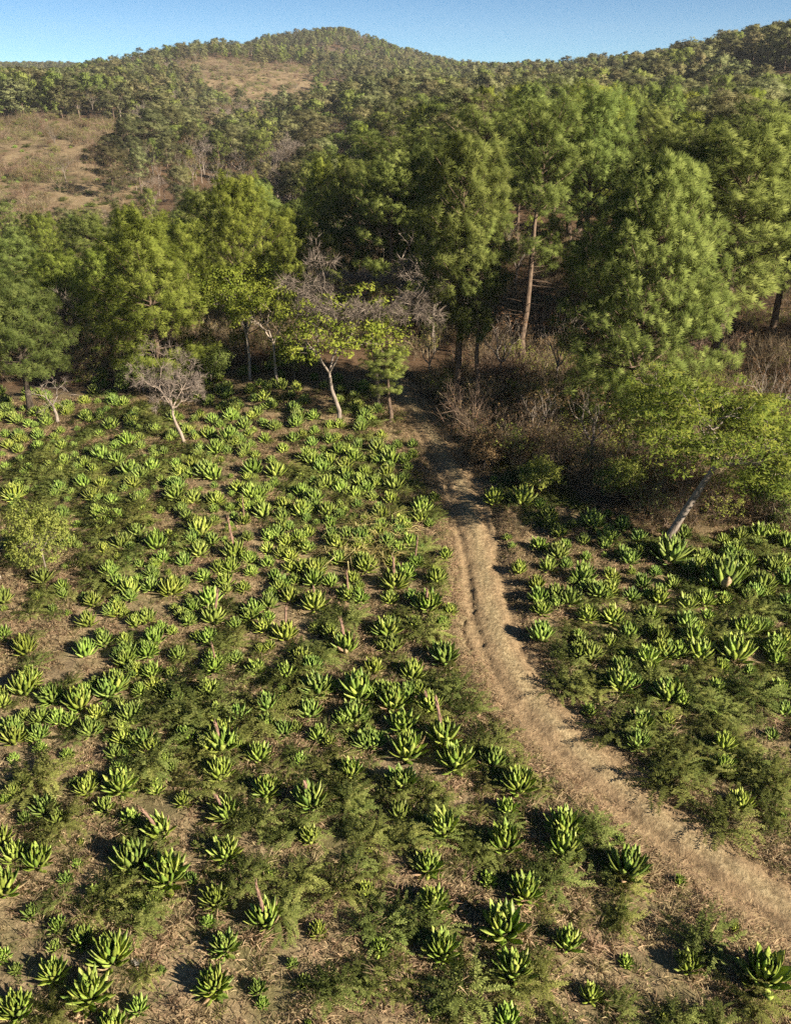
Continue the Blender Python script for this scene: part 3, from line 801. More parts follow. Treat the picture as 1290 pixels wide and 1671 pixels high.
hero('acacia_tree', v, 0, 1133, 884, 604, 390, 'flat-topped yellow-green acacia with leaning grey trunk on the right edge of the field', 0.0)

for k_, (px, py, tp, w, lb) in enumerate((
        (700, 640, 505, 120, 'half-leafless brown tree hanging over the shaded end of the track'),
        (815, 640, 500, 110, 'thin brown tree between the two pale pine trunks beyond the verge'),
        (905, 655, 480, 130, 'rusty half-leafless tree in front of the long bare-trunked pine'),
        (960, 770, 620, 130, 'twiggy brown tree in the thicket under the huge rounded pine'),
        (1235, 760, 560, 150, 'brown half-leafless tree behind the flat-topped acacia'),
        (870, 740, 625, 110, 'low tan tree in the middle of the dry thicket'))):
    hero('dry_tree', 'dry', k_ % 2, px, py, tp, w, lb, k_ * 1.3, 'brown dry trees in the wood')
BUSHY = [broad_parts(130 + q, [(0, 0, -0.2), (0.03, 0, 0.3), (0, 0.03, 0.9)], 0.05, 4, 3, 0.80, 0.8, 0.95, 0.06, m_, 'bark_grey', per=3, cr=0.34, k=18, ln=0.15, w=0.08, first=7)
         for q, m_ in enumerate(('leaf_bush', 'needle_green', 'leaf_brown'))]
for k_, (px, py, tp, w, lb) in enumerate((
        (985, 660, 575, 110, 'green leafy bush at the lower left foot of the huge rounded pine'),
        (1010, 820, 740, 90, 'dull green bush in the thicket above the right field'),
        (880, 800, 745, 80, 'low leafy bush where the thicket meets the right field'),
        (1255, 850, 740, 130, 'dark bush under the flat-topped acacia by the right border'),
        (790, 765, 700, 70, 'low bush on the right verge of the shaded track'),
        (235, 640, 570, 110, 'dark green bush behind the small pale bare tree'),
        (345, 625, 555, 90, 'green bush in the shade left of the yellow-green tree'),
        (480, 620, 545, 90, 'bush in the shade between the two yellow-green trees'))):
    hero('leafy_bush', BUSHY[(1, 0, 0, 1, 2, 1, 1, 0)[k_]], 0, px, py, tp, w, lb, k_ * 0.9, 'bushes at the edge of the wood')

# ------------------------------------------------------------------ the wood and the hills: one list of trees
rng = np.random.default_rng(5)
def polar_points(r0, r1, step, b0, b1):
    out = []
    r = r0
    while r < r1:
        n = int((b1 - b0) * r / step)
        th = b0 + (np.arange(n) + rng.uniform(0, 1, n)) / max(n, 1) * (b1 - b0)
        rr = r + rng.uniform(-0.5, 0.5, n) * step
        out.append(np.column_stack([rr * np.sin(th), rr * np.cos(th)]))
        r += step * 0.9
    return np.vstack(out)
pts = np.vstack([polar_points(54, 200, 5.2, R(-33), R(36)), polar_points(200, 400, 5.0, R(-33), R(33)), polar_points(400, 1320, 5.3, R(-31), R(31)),
                 polar_points(38, 75, 5.5, R(31), R(60))])
x, y = pts[:, 0], pts[:, 1]
r = np.hypot(x, y); b = bearing_px(x, y)
keep = rng.uniform(size=len(x)) > 0.95 * cleared_mask(x, y)
td, ts = track_dist(x, y)
keep &= ~((td < 3.2) & (r < 100))
# glades: the edge of the field on the left, small sunlit glade, the brown gully in the middle
keep &= ~((r < 72) & (b < 330) & (b > -200) & (y < 70) & (rng.uniform(size=len(x)) < 0.5))
keep &= ~((y < 58) & (b < 620)) & ~((y < 31.5) | ((b > 1150) & (b < 1320) & (y < 50)))
keep &= ~((y < 56) & (b > 620) & (b < 1150) & (rng.uniform(size=len(x)) < 0.7))
keep &= rng.uniform(size=len(x)) < 0.97 - 0.45 * sstep(0.0, 0.35, fbm(x / 22, y / 22, 141, 3))
keep &= ~((r > 250) & (fbm(x / 55, y / 55, 161, 3) > 0.34))
keep &= ~((b > 600) & (r < 115) & (rng.uniform(size=len(x)) < 0.42))
for hx, hy, hw in HERO_XY:
    keep &= np.hypot(x - hx, y - hy) > 0.45 * hw
x, y, r, b = x[keep], y[keep], r[keep], b[keep]
z = height(x, y)
n = len(x)
brown = sstep(0.05, 0.35, fbm(x / 34, y / 34, 101, 3) + 0.26 * ((b > 200) & (b < 560) & (r > 110) & (r < 420)) + 0.12 * ((b > 640) & (b < 800) & (r < 120)))
isbrown = rng.uniform(size=n) < 0.15 + 0.6 * brown
hgt = (rng.uniform(6.5, 12.5, n) + 2.5 * fbm(x / 40, y / 40, 171, 2)) * np.where(isbrown, 0.72, 1.0)
hgt = np.where((b > 620) & (r < 100) & ~isbrown, hgt * 1.2, hgt)
hgt = hgt * (1 - 0.28 * sstep(300, 480, r))
low = (1 - sstep(560, 680, b)) * (1 - sstep(150, 220, r))                      # younger, lower wood on the left of the track
hgt = hgt * (1 - 0.30 * low)
low2 = (1 - sstep(240, 320, b)) * (1 - sstep(175, 200, r))
hgt = np.where((b > 1330) & (y < 52), np.minimum(hgt, 6.5), hgt)
hgt = np.where(low2 > 0.5, np.minimum(hgt, rng.uniform(5.5, 8.2, n)), hgt)
wid = hgt * rng.uniform(0.52, 0.78, n)
wid = np.where(r > 230, hgt * rng.uniform(0.62, 0.98, n), wid)
wid = np.where(isbrown, hgt * rng.uniform(0.7, 0.95, n), wid)
order = np.argsort(r)
x, y, z, r, b, hgt, wid, isbrown = (a[order] for a in (x, y, z, r, b, hgt, wid, isbrown))
# what of each tree shows: paint discs front to back on a coarse grid
cov = np.zeros((420, 330), bool)            # 4 px cells: x 0..1320, y -? .. 1671
G = 4.0
def disc_cells(px, py, rx, ry):
    x0, x1 = int(max(0, (px - rx) / G)), int(min(322, (px + rx) / G)); y0, y1 = int(max(0, (py - ry) / G)), int(min(417, (py + ry) / G))
    if x1 < x0 or y1 < y0 or px + rx < 0 or px - rx > 1290: return None
    yy, xx = np.mgrid[y0:y1 + 1, x0:x1 + 1]
    m = (((xx + 0.5) * G - px) / max(rx, 3)) ** 2 + (((yy + 0.5) * G - py) / max(ry, 3)) ** 2 <= 1.0
    return yy[m], xx[m]
for hx, hy, hw in HERO_XY:
    pass
show = np.zeros(n)
PX, PY = np.zeros(n), np.zeros(n)
for i in range(n):
    zc = z[i] + 0.68 * hgt[i]
    px, py = project(x[i], y[i], zc)
    PX[i], PY[i] = px, py
    s = F / depth_of(x[i], y[i], zc)
    c = disc_cells(px, py, 0.42 * wid[i] * s, 0.27 * hgt[i] * s)
    if c is None or len(c[0]) == 0: continue
    free = ~cov[c]
    show[i] = free.sum() * G * G * (free.mean() > 0.12)
    cov[c] = True
cand = np.argsort(-show)
N_IND = 262
own = np.zeros(n, bool); own[cand[:N_IND]] = True
own &= show > 0
print('trees', n, 'own', own.sum(), 'least shown area', show[own].min(), 'max r', r[own].max())

TREE_MARKS = [('the huge rounded pine', 1080, 440), ('the tall pale-trunked pine', 760, 330), ('the long bare-trunked pine', 860, 220), ('the leaning-trunked pine', 960, 220),
              ('the dark broad-topped pine', 1240, 290), ('the wide layered bright pine', 270, 420), ('the tiered yellow-green pine', 415, 330),
              ('the small fork-trunked pine', 530, 300), ('the open-tiered dark pine', 630, 300), ('the dark round tree', 40, 530), ('the lower cleared slope', 110, 230),
              ('the upper hill clearing', 420, 130), ('the rounded hilltop', 540, 40), ('the saddle of the skyline', 760, 95), ('the steep hill', 1240, 60),
              ('the shoulder of the hill', 340, 65), ('the far hazy ridge', 60, 95), ('the brown gully', 400, 240), ('the dark ridge clump', 580, 160), ('the ridge dip', 960, 90),
              ('the foot of the cleared slope', 60, 350), ('the middle of the wooded ridge', 720, 170), ('the foot of the steep hill', 1180, 150)]
DIRS = ['right of', 'below right of', 'below', 'below left of', 'left of', 'above left of', 'above', 'above right of']
ORD = ['first', 'second', 'third', 'fourth', 'fifth', 'sixth', 'seventh', 'eighth', 'ninth', 'tenth', 'eleventh', 'twelfth', 'thirteenth', 'fourteenth', 'fifteenth',
       'sixteenth', 'seventeenth', 'eighteenth', 'nineteenth', 'twentieth']
def relative_labels(items, marks, make):
    """items: (px, py, word); ranks each thing among those of its word lying in the same direction from the same landmark"""
    bins = {}
    for i, (px, py, word) in enumerate(items):
        ds = [math.hypot(px - m[1], (py - m[2])) for m in marks]
        k = int(np.argmin(ds))
        a = math.degrees(math.atan2(py - marks[k][2], px - marks[k][1])) % 360
        bins.setdefault((k, int(((a + 22.5) % 360) // 45), word), []).append((ds[k], i))
    lab = [None] * len(items)
    for (k, d, word), lst in bins.items():
        lst.sort()
        for q, (_, i) in enumerate(lst):
            lab[i] = make(word, ORD[min(q, 19)], DIRS[d], marks[k][0], len(lst) == 1)
    return lab

ind = [i for i in np.where(own)[0]]
items = []
for i in ind:
    tall = 'tall' if hgt[i] > 12.2 else ('short' if hgt[i] < 10.2 else 'mid-sized')
    items.append((PX[i], PY[i], 'brown half-leafless tree' if isbrown[i] else tall + ' green pine'))
labs = relative_labels(items, TREE_MARKS, lambda w, o, d, m, alone: '%s, %s %s' % (w, d, m) if alone else '%s, %s one out %s %s' % (w, o, d, m))
rg = random.Random(4)
for i, lb in zip(ind, labs):
    if isbrown[i]:
        v = rg.choice(KIND['dry'] + KIND['bare']); nm = 'dry_tree'; grp = 'brown dry trees in the wood'
    else:
        nm = 'pine_tree'; grp = 'pines of the wood and hillsides'
        if r[i] < 105: v = rg.choice(KIND['tall'] + KIND['tall'] + KIND['brightpine'] + KIND['round'])
        elif r[i] < 150: v = rg.choice(KIND['midpine'])
        elif r[i] < 260: v = rg.choice([KIND['midpine'][q] for q in (0, 1, 2, 2, 4, 4)])
        else: v = rg.choice(KIND['farpine'])
    put_tree(nm, v, (x[i], y[i], z[i]), rg.uniform(0, 6.28), wid[i] / v[3], hgt[i] / v[2], lb, 'tree', grp)

# the rest of the wood as one mass: crown and trunk of a kind are one source mesh here
def merged(v):
    tm, cm = v[0], v[1]
    me = bpy.data.meshes.new('wood_tree')
    def arr(m_):
        V = np.empty(len(m_.vertices) * 3, np.float32); m_.vertices.foreach_get('co', V)
        I = np.empty(len(m_.loops), np.int32); m_.loops.foreach_get('vertex_index', I)
        return V.reshape(-1, 3), I.reshape(-1, 4)
    tv, tq = arr(tm); cv, cq = arr(cm)
    V = np.vstack([tv, cv]); Q = np.vstack([tq, cq + len(tv)])
    me.from_pydata(V.tolist(), [], Q.tolist())
    me.polygons.foreach_set('use_smooth', np.ones(len(Q), bool))
    mi = np.zeros(len(Q), np.int32); mi[len(tq):] = 1
    me.polygons.foreach_set('material_index', mi)
    nn = np.zeros((len(V), 3)); 
    cn = np.empty(len(cm.loops) * 3, np.float32); cm.corner_normals.foreach_get('vector', cn); cn = cn.reshape(-1, 3)
    tn = np.empty(len(tm.vertices) * 3, np.float32); tm.vertex_normals.foreach_get('vector', tn)
    nn[:len(tv)] = tn.reshape(-1, 3); ci = cq.ravel() + len(tv); nn[ci] = cn
    me.normals_split_custom_set_from_vertices([tuple(q) for q in nn])
    a = me.attributes.new('var', 'FLOAT', 'POINT'); vv = np.zeros(len(V), np.float32)
    cvv = np.empty(len(cv), np.float32); cm.attributes['var'].data.foreach_get('value', cvv); vv[len(tv):] = cvv
    a.data.foreach_set('value', vv)
    me.materials.append(tm.materials[0]); me.materials.append(cm.materials[0])
    return me

rest = np.where(~own)[0]
srcs = [merged(v) for v in KIND['midpine'] + KIND['farpine'] + KIND['dry'] + KIND['bare']]
dims = [(v[2], v[3]) for v in KIND['midpine'] + KIND['farpine'] + KIND['dry'] + KIND['bare']]
pick = np.where(isbrown[rest], 10 + rng.integers(0, 3, len(rest)), np.where(r[rest] < 240, rng.integers(0, 5, len(rest)), 5 + rng.integers(0, 5, len(rest))))
sz = np.array([hgt[i] / dims[p][0] for i, p in zip(rest, pick)]); sx = np.array([wid[i] / dims[p][1] for i, p in zip(rest, pick)])
rot = np.zeros((len(rest), 3)); rot[:, 2] = rng.uniform(0, 6.28, len(rest))
gn_scatter('forest', 'continuous far pine forest covering the hills behind the field', None, srcs, np.column_stack([x[rest], y[rest], z[rest]]), rot, np.column_stack([sx, sx, sz]), pick)
TREES_XY = np.column_stack([x, y])

# ------------------------------------------------------------------ agaves
# centre x, centre y, width of each rosette as it shows in the photo (pixels)
AGAVES = [tuple(map(int, t.split(','))) for t in '''
7,1443,60 108,1432,28 153,1453,28 53,1487,32 95,1507,36 135,1525,50 183,1552,74 5,1557,26 88,1583,52 147,1613,72 28,1640,64 183,1668,56
227,1642,34 265,1582,18 350,1600,66 368,1538,52 352,1462,48 275,1420,78 218,1395,70 428,1635,26 62,1400,50 25,1392,44
518,1516,34 620,1542,40 442,1425,24 596,1452,34 697,1405,60 705,1468,52 720,1545,60 795,1432,32 855,1448,66 820,1503,80 837,1575,72 708,1648,26 827,1660,46 505,1668,18
1107,1436,26 1013,1483,26 925,1532,52 1020,1567,28 962,1622,36 1082,1660,22 1122,1568,48 1243,1578,80 1018,1408,72 1197,1512,24
5,1143,34 40,1118,50 87,1133,42 130,1142,50 68,1168,34 25,1200,42 67,1219,28 110,1230,26 148,1188,38 175,1158,26 213,1165,44 197,1275,58 172,1312,38 213,1331,38
255,1285,34 272,1240,32 305,1197,44 360,1255,46 422,1228,46 300,1303,34 368,1387,50 6,1303,26 5,1362,44 133,1373,16 222,1225,26 178,1205,20 320,1377,18
505,1158,42 577,1162,56 640,1140,54 585,1122,62 518,1118,56 656,1178,48 700,1147,48 663,1217,64 596,1207,46 463,1188,42 520,1197,36 742,1237,56 803,1237,54 845,1275,58 573,1255,50
655,1268,60 435,1283,52 650,1323,42 725,1345,56 508,1363,38 603,1389,14 827,1315,38 823,1367,60 488,1240,26 710,1283,22
921,1343,62 918,1380,56 1010,1370,22 1038,1208,46 1043,1175,50 1088,1172,28 1178,1210,46 1175,1245,46 1166,1168,28 1277,1158,32 1257,1198,28 1207,1307,44 1090,1128,58 1275,1333,22 960,1158,30
162,868,22 215,867,16 170,895,26 213,892,24 192,909,18 210,912,18 228,920,22 257,910,12 284,915,14 257,928,12 276,933,16 225,943,24 247,953,18 278,958,46 310,975,18 257,883,40 290,877,22 288,889,20
328,863,42 328,887,24 407,910,30 377,923,38 332,938,34 368,948,34 410,932,26 398,957,28 343,975,40 413,993,38 192,993,36 145,1013,32 223,1013,28 165,1032,24 205,1043,28 140,1060,38 263,1022,26
247,1057,26 290,1067,32 340,1040,34 285,990,22 383,1017,26 225,1090,34 188,1113,54 48,1104,50 43,1053,42 8,1032,30 140,973,24 103,955,26 72,940,36 62,972,22 87,993,22 7,975,32 8,992,16 21,1003,10
112,1000,16 418,1090,30 425,1057,26 230,1125,30 13,907,16
503,868,28 542,870,36 550,887,34 467,882,30 493,888,28 460,902,28 437,895,26 438,918,26 475,923,26 512,927,40 540,947,30 482,945,26 448,940,26 552,910,34 597,920,42 602,882,28 635,892,28 688,895,22
727,903,28 660,933,40 710,940,42 732,992,32 720,1015,30 635,975,32 632,1023,56 473,972,32 442,967,26 492,1070,34 440,1053,24 725,1067,52 672,1093,46 608,1087,36 650,865,30
827,877,20 835,890,18 845,927,30
878,888,34 910,900,44 950,880,28 955,908,22 992,873,36 985,888,26 985,905,16 1013,902,28 1040,875,34 1090,900,66 1143,907,32 1125,928,38 1178,942,62 1240,953,40 948,938,40 992,933,22 1030,932,22 1067,930,26
1047,948,34 1000,950,22 975,962,38 927,975,42 875,952,30 877,972,40 882,992,36 1095,950,28 1027,970,32 1073,972,40 1148,977,34 1180,977,34 1217,970,32 1120,983,38 1153,1003,28 1057,1003,40 998,1003,42 1117,1013,42
1210,1022,52 1278,1040,34 1250,1017,26 1283,983,30 882,1033,40 942,1035,26 1023,1033,38 1075,1037,42 1130,1038,40 1162,1032,20 1140,1060,50 1077,1060,38 1197,1060,60 943,1063,34 1232,1048,26 1265,1072,34 1013,1067,24
1012,1087,50 1060,1090,32 1010,1112,60 1117,1092,22 1173,1087,30 1223,1090,22 1270,1120,40 1167,1120,30 1223,997,18 1257,987,18 1127,948,20 1150,950,20 1280,885,36
10,708,22 62,705,22 33,715,24 63,727,24 15,725,26 27,733,18 5,742,16 87,723,16 35,750,20 10,762,26 77,735,18 83,760,24 107,753,28 127,762,24 100,768,24 123,742,16 167,742,34 192,750,32 172,762,20 143,735,16 152,742,14
210,717,30 193,722,20 228,713,22 230,727,24 167,727,14 253,730,14 247,698,22 227,698,16 272,698,12 278,715,22 270,735,14 213,767,40 230,773,32 248,762,30 237,745,12 288,757,26 290,775,16 288,787,18 300,747,18 272,755,18
263,782,20 218,788,30 253,797,16 200,787,14 177,782,14 165,790,28 138,787,28 153,808,34 183,817,28 187,800,14 25,805,40 22,827,26 62,798,22 90,805,22 112,815,16 287,805,34 240,810,10 298,830,16 177,838,30 245,853,20 263,832,20
313,758,30 337,767,44 350,772,34 322,743,26 340,745,18 360,750,18 328,727,22 353,732,30 372,735,22 397,740,22 417,742,22 373,710,46 338,707,28 383,720,30 410,725,24 405,707,22 413,763,38 377,777,12 350,792,18 388,795,34 410,803,38 423,805,30
382,842,22 400,823,30 383,863,10 303,792,12 355,807,18 327,798,12 180,693,28 163,708,20 215,693,24 140,678,26 127,700,14 113,715,14 165,680,18 58,693,18
432,715,24 462,732,24 478,715,26 447,695,26 493,708,24 513,702,24 508,722,26 502,742,40 443,750,24 450,767,38 525,763,34 553,732,34 550,713,24 585,725,26 528,733,20 577,743,32 563,757,34 615,728,34 635,735,26 637,748,34 617,750,24 595,748,18 532,747,22
665,762,24 673,723,24 673,740,26 595,768,30 630,768,32 655,778,22 563,773,32 543,768,20 490,778,22 512,785,24 533,788,36 555,797,32 587,785,28 610,787,32 643,790,36 513,810,38 493,803,30 478,800,22 448,788,26
580,805,30 607,810,26 637,813,30 708,812,24 687,828,36 583,823,22 463,822,34 490,832,34 533,832,36 555,822,20 620,837,34 577,843,20 432,835,34 460,842,28 653,852,40 670,842,20 700,853,22 440,873,30 472,858,26 585,872,20 517,853,20
805,810,42 805,783,18 850,812,44 893,838,40 895,855,28 965,848,48 1013,855,30 935,855,24 990,838,22 880,822,26
'''.split()]
STALKED = [   # x, y, width, height of the dry flower stalk in pixels, words
    (435, 1492, 62, 60, 'dark agave with a tall brown stalk, below the middle of the field'),
    (265, 1347, 56, 52, 'agave with a pale pointed stalk up-slope of the large agave pair'),
    (372, 1322, 52, 34, 'agave with a short pink stalk beside feathery shrubs'),
    (508, 1302, 60, 34, 'wide agave with a short pale stalk in the middle of the field'),
    (723, 1198, 56, 52, 'agave with a leaning reddish stalk near the track verge'),
    (362, 1207, 64, 34, 'ragged part-dried agave with a dead stalk at its heart'),
    (697, 980, 58, 30, 'broad agave with a stubby pinkish stalk at the track edge'),
    (643, 948, 46, 40, 'agave with an upright stalk below the yellow grass'),
    (677, 913, 34, 36, 'small agave with a grey stalk just above the twin-stalk agaves'),
    (570, 967, 38, 34, 'agave with a thin stalk left of the upright-stalk agave'),
    (513, 983, 42, 26, 'agave with a dead grey heart among thin green shrubs'),
    (465, 1030, 44, 34, 'agave with a buff stalk in the shrubs left of centre'),
    (563, 1050, 50, 34, 'drying agave with a dark stalk amid dense shrubs'),
    (348, 1003, 44, 36, 'agave with a brown stalk in front of a white-tipped agave'),
    (383, 897, 46, 42, 'agave with a tall thin stalk in the upper left field'),
    (398, 847, 26, 34, 'small agave with a long pink stalk in the upper left field'),
    (353, 1080, 36, 34, 'withered agave with a stalk over the big feathery shrub'),
    (700, 1147, 46, 26, 'agave with a dead grey heart beside the leaning-stalk agave')]
AGAVES = [a for a in AGAVES if not (a[0] == 700 and a[1] == 1147)]

def leaf_mesh(name, hw, curl, thick, mat, seed, wave=0.0, stations=7):
    """one broad agave leaf along +X, length 1: cupped upper face, keeled underside, spine tip"""
    rg_ = random.Random(seed)
    ts_ = np.linspace(0, 1, stations)
    prof = np.interp(ts_, [0, 0.12, 0.35, 0.58, 0.78, 0.92, 1.0], [0.62, 0.68, 0.90, 1.0, 0.60, 0.16, 0.008]) * hw
    V, Fq = [], []
    for t, w in zip(ts_, prof):
        zc = curl * t * t + wave * math.sin(t * 5)
        cup = 0.30 * w
        V += [(t, -w, zc + cup), (t, 0, zc + 0.02 * (1 - t)), (t, w, zc + cup), (t, 0, zc - thick * (1 - t) ** 0.7 - 0.006)]
    for i in range(stations - 1):
        a, c = i * 4, (i + 1) * 4
        for j in range(4):
            Fq.append((a + j, c + j, c + (j + 1) % 4, a + (j + 1) % 4))
    me = make_mesh(name, np.array(V), np.array(Fq)[:, ::-1], mat, var=np.repeat([rg_.uniform(0.15, 0.95)], len(V)), smooth=False)
    return me

LEAF = {}
for mi, mat in enumerate(('agave_green', 'agave_blue', 'agave_dry')):
    LEAF[mat] = [leaf_mesh('leaf', hw, cu, 0.10, mat, 10 * mi + q, wv) for q, (hw, cu, wv) in
                 enumerate([(0.195, 0.24, 0.0), (0.175, 0.32, 0.01), (0.205, 0.20, -0.01), (0.170, 0.36, 0.0), (0.190, 0.28, 0.012), (0.180, 0.16, 0.0)])]

def rosette(seed, n, el0, el1, ln, habit):
    """local placement of the leaves of a rosette that is one metre across"""
    rg_ = random.Random(seed); out = []
    for i in range(n):
        s = i / (n - 1)
        el = R(el0 + (el1 - el0) * s ** habit + rg_.gauss(0, 4))
        L = ln * (1.0 - 0.30 * max(0, s - 0.45) / 0.55) * rg_.uniform(0.88, 1.1) * (0.80 + 0.2 * min(1, s / 0.25))
        az = i * 2.39996 + rg_.gauss(0, 0.12)
        base = 0.17 * (1 - s) ** 0.8
        h = 0.02 + 0.26 * s ** 0.9
        w = rg_.uniform(0.92, 1.12) * (1.0 - 0.15 * s)
        M = Matrix.Translation((math.cos(az) * base, math.sin(az) * base, h)) @ Matrix.Rotation(az, 4, 'Z') @ Matrix.Rotation(-el, 4, 'Y') @ Matrix.Diagonal((L, L * w, L, 1))
        out.append((M, rg_.randrange(6), s))
    return out

ROS = [rosette(1, 56, 4, 84, 0.43, 0.8), rosette(2, 62, 0, 84, 0.41, 0.85), rosette(3, 50, 8, 85, 0.45, 0.75), rosette(4, 56, -2, 82, 0.45, 0.85), rosette(5, 46, 8, 84, 0.50, 0.72),
       rosette(6, 48, 14, 86, 0.47, 0.7), rosette(7, 66, -2, 84, 0.40, 0.9), rosette(8, 42, 4, 80, 0.52, 0.8)]
def rosette_mesh(R_, mat):
    Vs, Fs, va, o = [], [], [], 0
    for M, k, s in R_:
        me = LEAF[mat][k]
        V = np.empty(len(me.vertices) * 3, np.float32); me.vertices.foreach_get('co', V); V = V.reshape(-1, 3)
        I = np.empty(len(me.loops), np.int32); me.loops.foreach_get('vertex_index', I); I = I.reshape(-1, 4)
        A = np.array(M)
        Vs.append(V @ A[:3, :3].T + A[:3, 3]); Fs.append(I + o); o += len(V)
        v = np.empty(len(V), np.float32); me.attributes['var'].data.foreach_get('value', v); va.append(v)
    return make_mesh('rosette', np.vstack(Vs), np.vstack(Fs), mat, var=np.concatenate(va))
ROSM = {m: [rosette_mesh(q, m) for q in ROS] for m in ('agave_green', 'agave_blue')}

def stalk_mesh(seed):
    rg_ = np.random.default_rng(seed)
    q = np.linspace(0, 1, 14)[:, None]
    P = np.array([0, 0, 1.0]) * q + np.column_stack([0.05 * np.sin(q[:, 0] * 2 + seed), 0.03 * q[:, 0] ** 2, 0 * q[:, 0]])
    rad = np.interp(q[:, 0], [0, 0.3, 0.75, 0.93, 1], [0.085, 0.075, 0.07, 0.05, 0.006]) * (1 + 0.14 * np.sin(np.arange(14) * 2.2))
    parts = [tube(P, rad, 7)]
    for i in range(16):                                     # dry bracts
        t = rg_.uniform(0.25, 0.97); a = i * 2.4
        p = np.array([np.interp(t, q[:, 0], P[:, k]) for k in range(3)])
        d = np.array([math.cos(a), math.sin(a), 1.1])
        parts.append(tube(np.array([p, p + d * 0.06, p + d * 0.10 + [0, 0, 0.05]]), [0.035, 0.02, 0.003], 4))
    V, Q = join_tq(parts)
    return make_mesh('flower_stalk', V, Q, 'stalk_brown', smooth=True)
STALK = [stalk_mesh(q) for q in range(3)]

FIELD_MARKS = [('the pale leafless tree', 292, 724), ('the light green bush', 70, 880), ('the foot of the leaning acacia', 1092, 880), ('the yellow grass', 600, 900),
               ('the large agave pair', 248, 1410), ('the pale rock', 222, 1568), ('the brown-stalked agave', 435, 1492), ('the pointed-stalk agave', 265, 1347),
               ('the short pink-stalked agave', 372, 1322), ('the pale-stalked wide agave', 508, 1302), ('the leaning-stalk agave', 723, 1198), ('the ragged dried agave', 362, 1207),
               ('the stubby-stalked agave', 697, 980), ('the brown-stalk agave', 348, 1003), ('the buff-stalked agave', 465, 1030), ('the dark-stalked dry agave', 563, 1050),
               ('the thin-stalked agave', 383, 897), ('the long pink-stalked agave', 398, 847), ('the track gap at the wood', 690, 760), ('the lower left corner', 60, 1620),
               ('the lower right corner', 1230, 1590), ('the track bend', 880, 1170), ('the middle of the right field', 1120, 1040), ('the right border', 1280, 1010),
               ('the lower middle of the photo', 720, 1560), ('the single small agave on the verge', 1107, 1436), ('the left border', 10, 1060), ('the upper left field', 100, 770),
               ('the shaded top of the field', 480, 720), ('the track top verge', 805, 805)]


rg = random.Random(12)
allag = [(a, None) for a in AGAVES] + [((s[0], s[1], s[2]), s) for s in STALKED]
big = sorted(range(len(allag)), key=lambda i: -(allag[i][0][2] + (200 if allag[i][1] else 0)))
OWN_AG = set(big[:300])
items, infos, small = [], [], []
SPOTS = ground_many([a[0] for a, _s in allag], [a[1] + 0.26 * a[2] for a, _s in allag])
for i, (a, st) in enumerate(allag):
    p = SPOTS[i]; W = a[2] * depth_of(*p) / F
    if i in OWN_AG:
        infos.append((a, st, p, W))
        word = 'large' if W > 1.25 else ('medium' if W > 0.85 else 'small')
        items.append((a[0], a[1], word + ' green agave'))
    else:
        small.append((p, W))
labs = relative_labels(items, FIELD_MARKS, lambda w, o, d, m, alone: '%s just %s %s' % (w, d, m) if alone else '%s, %s one out %s %s' % (w, o, d, m))
AG_XY = []
for (a, st, p, W), lb in zip(infos, labs):
    k = rg.randrange(8)
    blue = p[0] > 6 and p[1] > 27 or rg.random() < 0.15
    mat = 'agave_blue' if blue else 'agave_green'
    rz = rg.uniform(0, 6.28); S = W * rg.uniform(1.06, 1.2); hz = S * rg.uniform(0.95, 1.2); tx, ty = rg.gauss(0, 0.09), rg.gauss(0, 0.09)
    AG_XY.append((p[0], p[1], W))
    if a[2] >= 50:
        e = empty('agave', (p[0], p[1], p[2] - 0.02), rz, (S, S, hz)); e.rotation_euler = (tx, ty, rz)
        for M, q, s in ROS[k]:
            dry = s < 0.2 and rg.random() < (0.5 if st is not None else 0.10)
            if st and s > 0.90: continue
            o = obj('leaf', LEAF['agave_dry' if dry else mat][q], e); o.matrix_basis = M
    else:
        e = obj('agave', ROSM[mat][k]); e.location = (p[0], p[1], p[2] - 0.02); e.rotation_euler = (tx, ty, rz); e.scale = (S, S, hz)
    if st:
        hs = st[3] * depth_of(*p) / F / 0.88
        o = obj('flower_stalk', STALK[rg.randrange(3)], e)
        o.scale = (0.55, 0.55, hs * 1.35 / hz); o.location = (0, 0, 0.12)
        o.rotation_euler = (rg.gauss(0, 0.06), rg.gauss(0, 0.06) - (0.16 if 'leaning' in st[4] else 0), 0)
        o['label'] = 'dry brown flower stalk'
    tag(e, st[4] if st else lb, 'agave', 'agaves planted across the field')

# small and far agaves, beyond what can be counted one by one
rng = np.random.default_rng(77)
P, S = [p for p, W in small], [W for p, W in small]
def fill(n, box, w0, w1):
    g = ground_many(rng.uniform(box[0], box[2], n), rng.uniform(box[1], box[3], n))
    d, _s = track_dist(g[:, 0], g[:, 1])
    for q in g[d > 2.2]:
        P.append(q); S.append(rng.uniform(w0, w1))
fill(95, (330, 596, 660, 700), 0.65, 1.1)
fill(60, (90, 600, 340, 690), 0.6, 1.0)
fill(25, (0, 640, 90, 700), 0.6, 1.0)
fill(60, (40, 520, 200, 575), 0.6, 1.0)
fill(26, (1130, 870, 1290, 960), 0.7, 1.1)
fill(22, (0, 760, 420, 1000), 0.3, 0.55)
fill(14, (0, 1380, 620, 1660), 0.25, 0.45)
fill(150, (0, 690, 690, 900), 0.5, 0.95)
fill(130, (150, 860, 710, 1230), 0.5, 0.95)
fill(40, (0, 1080, 300, 1350), 0.4, 0.8)
fill(70, (880, 850, 1290, 1160), 0.5, 1.0)
P, S = np.array(P), np.array(S)
rot = np.zeros((len(P), 3)); rot[:, 2] = rng.uniform(0, 6.28, len(P))
gn_scatter('small_agaves', 'small and distant agaves too many to pick apart', None, ROSM['agave_green'] + ROSM['agave_blue'], P, rot, np.column_stack([S, S, S * 1.05]), rng.integers(0, 16, len(P)))
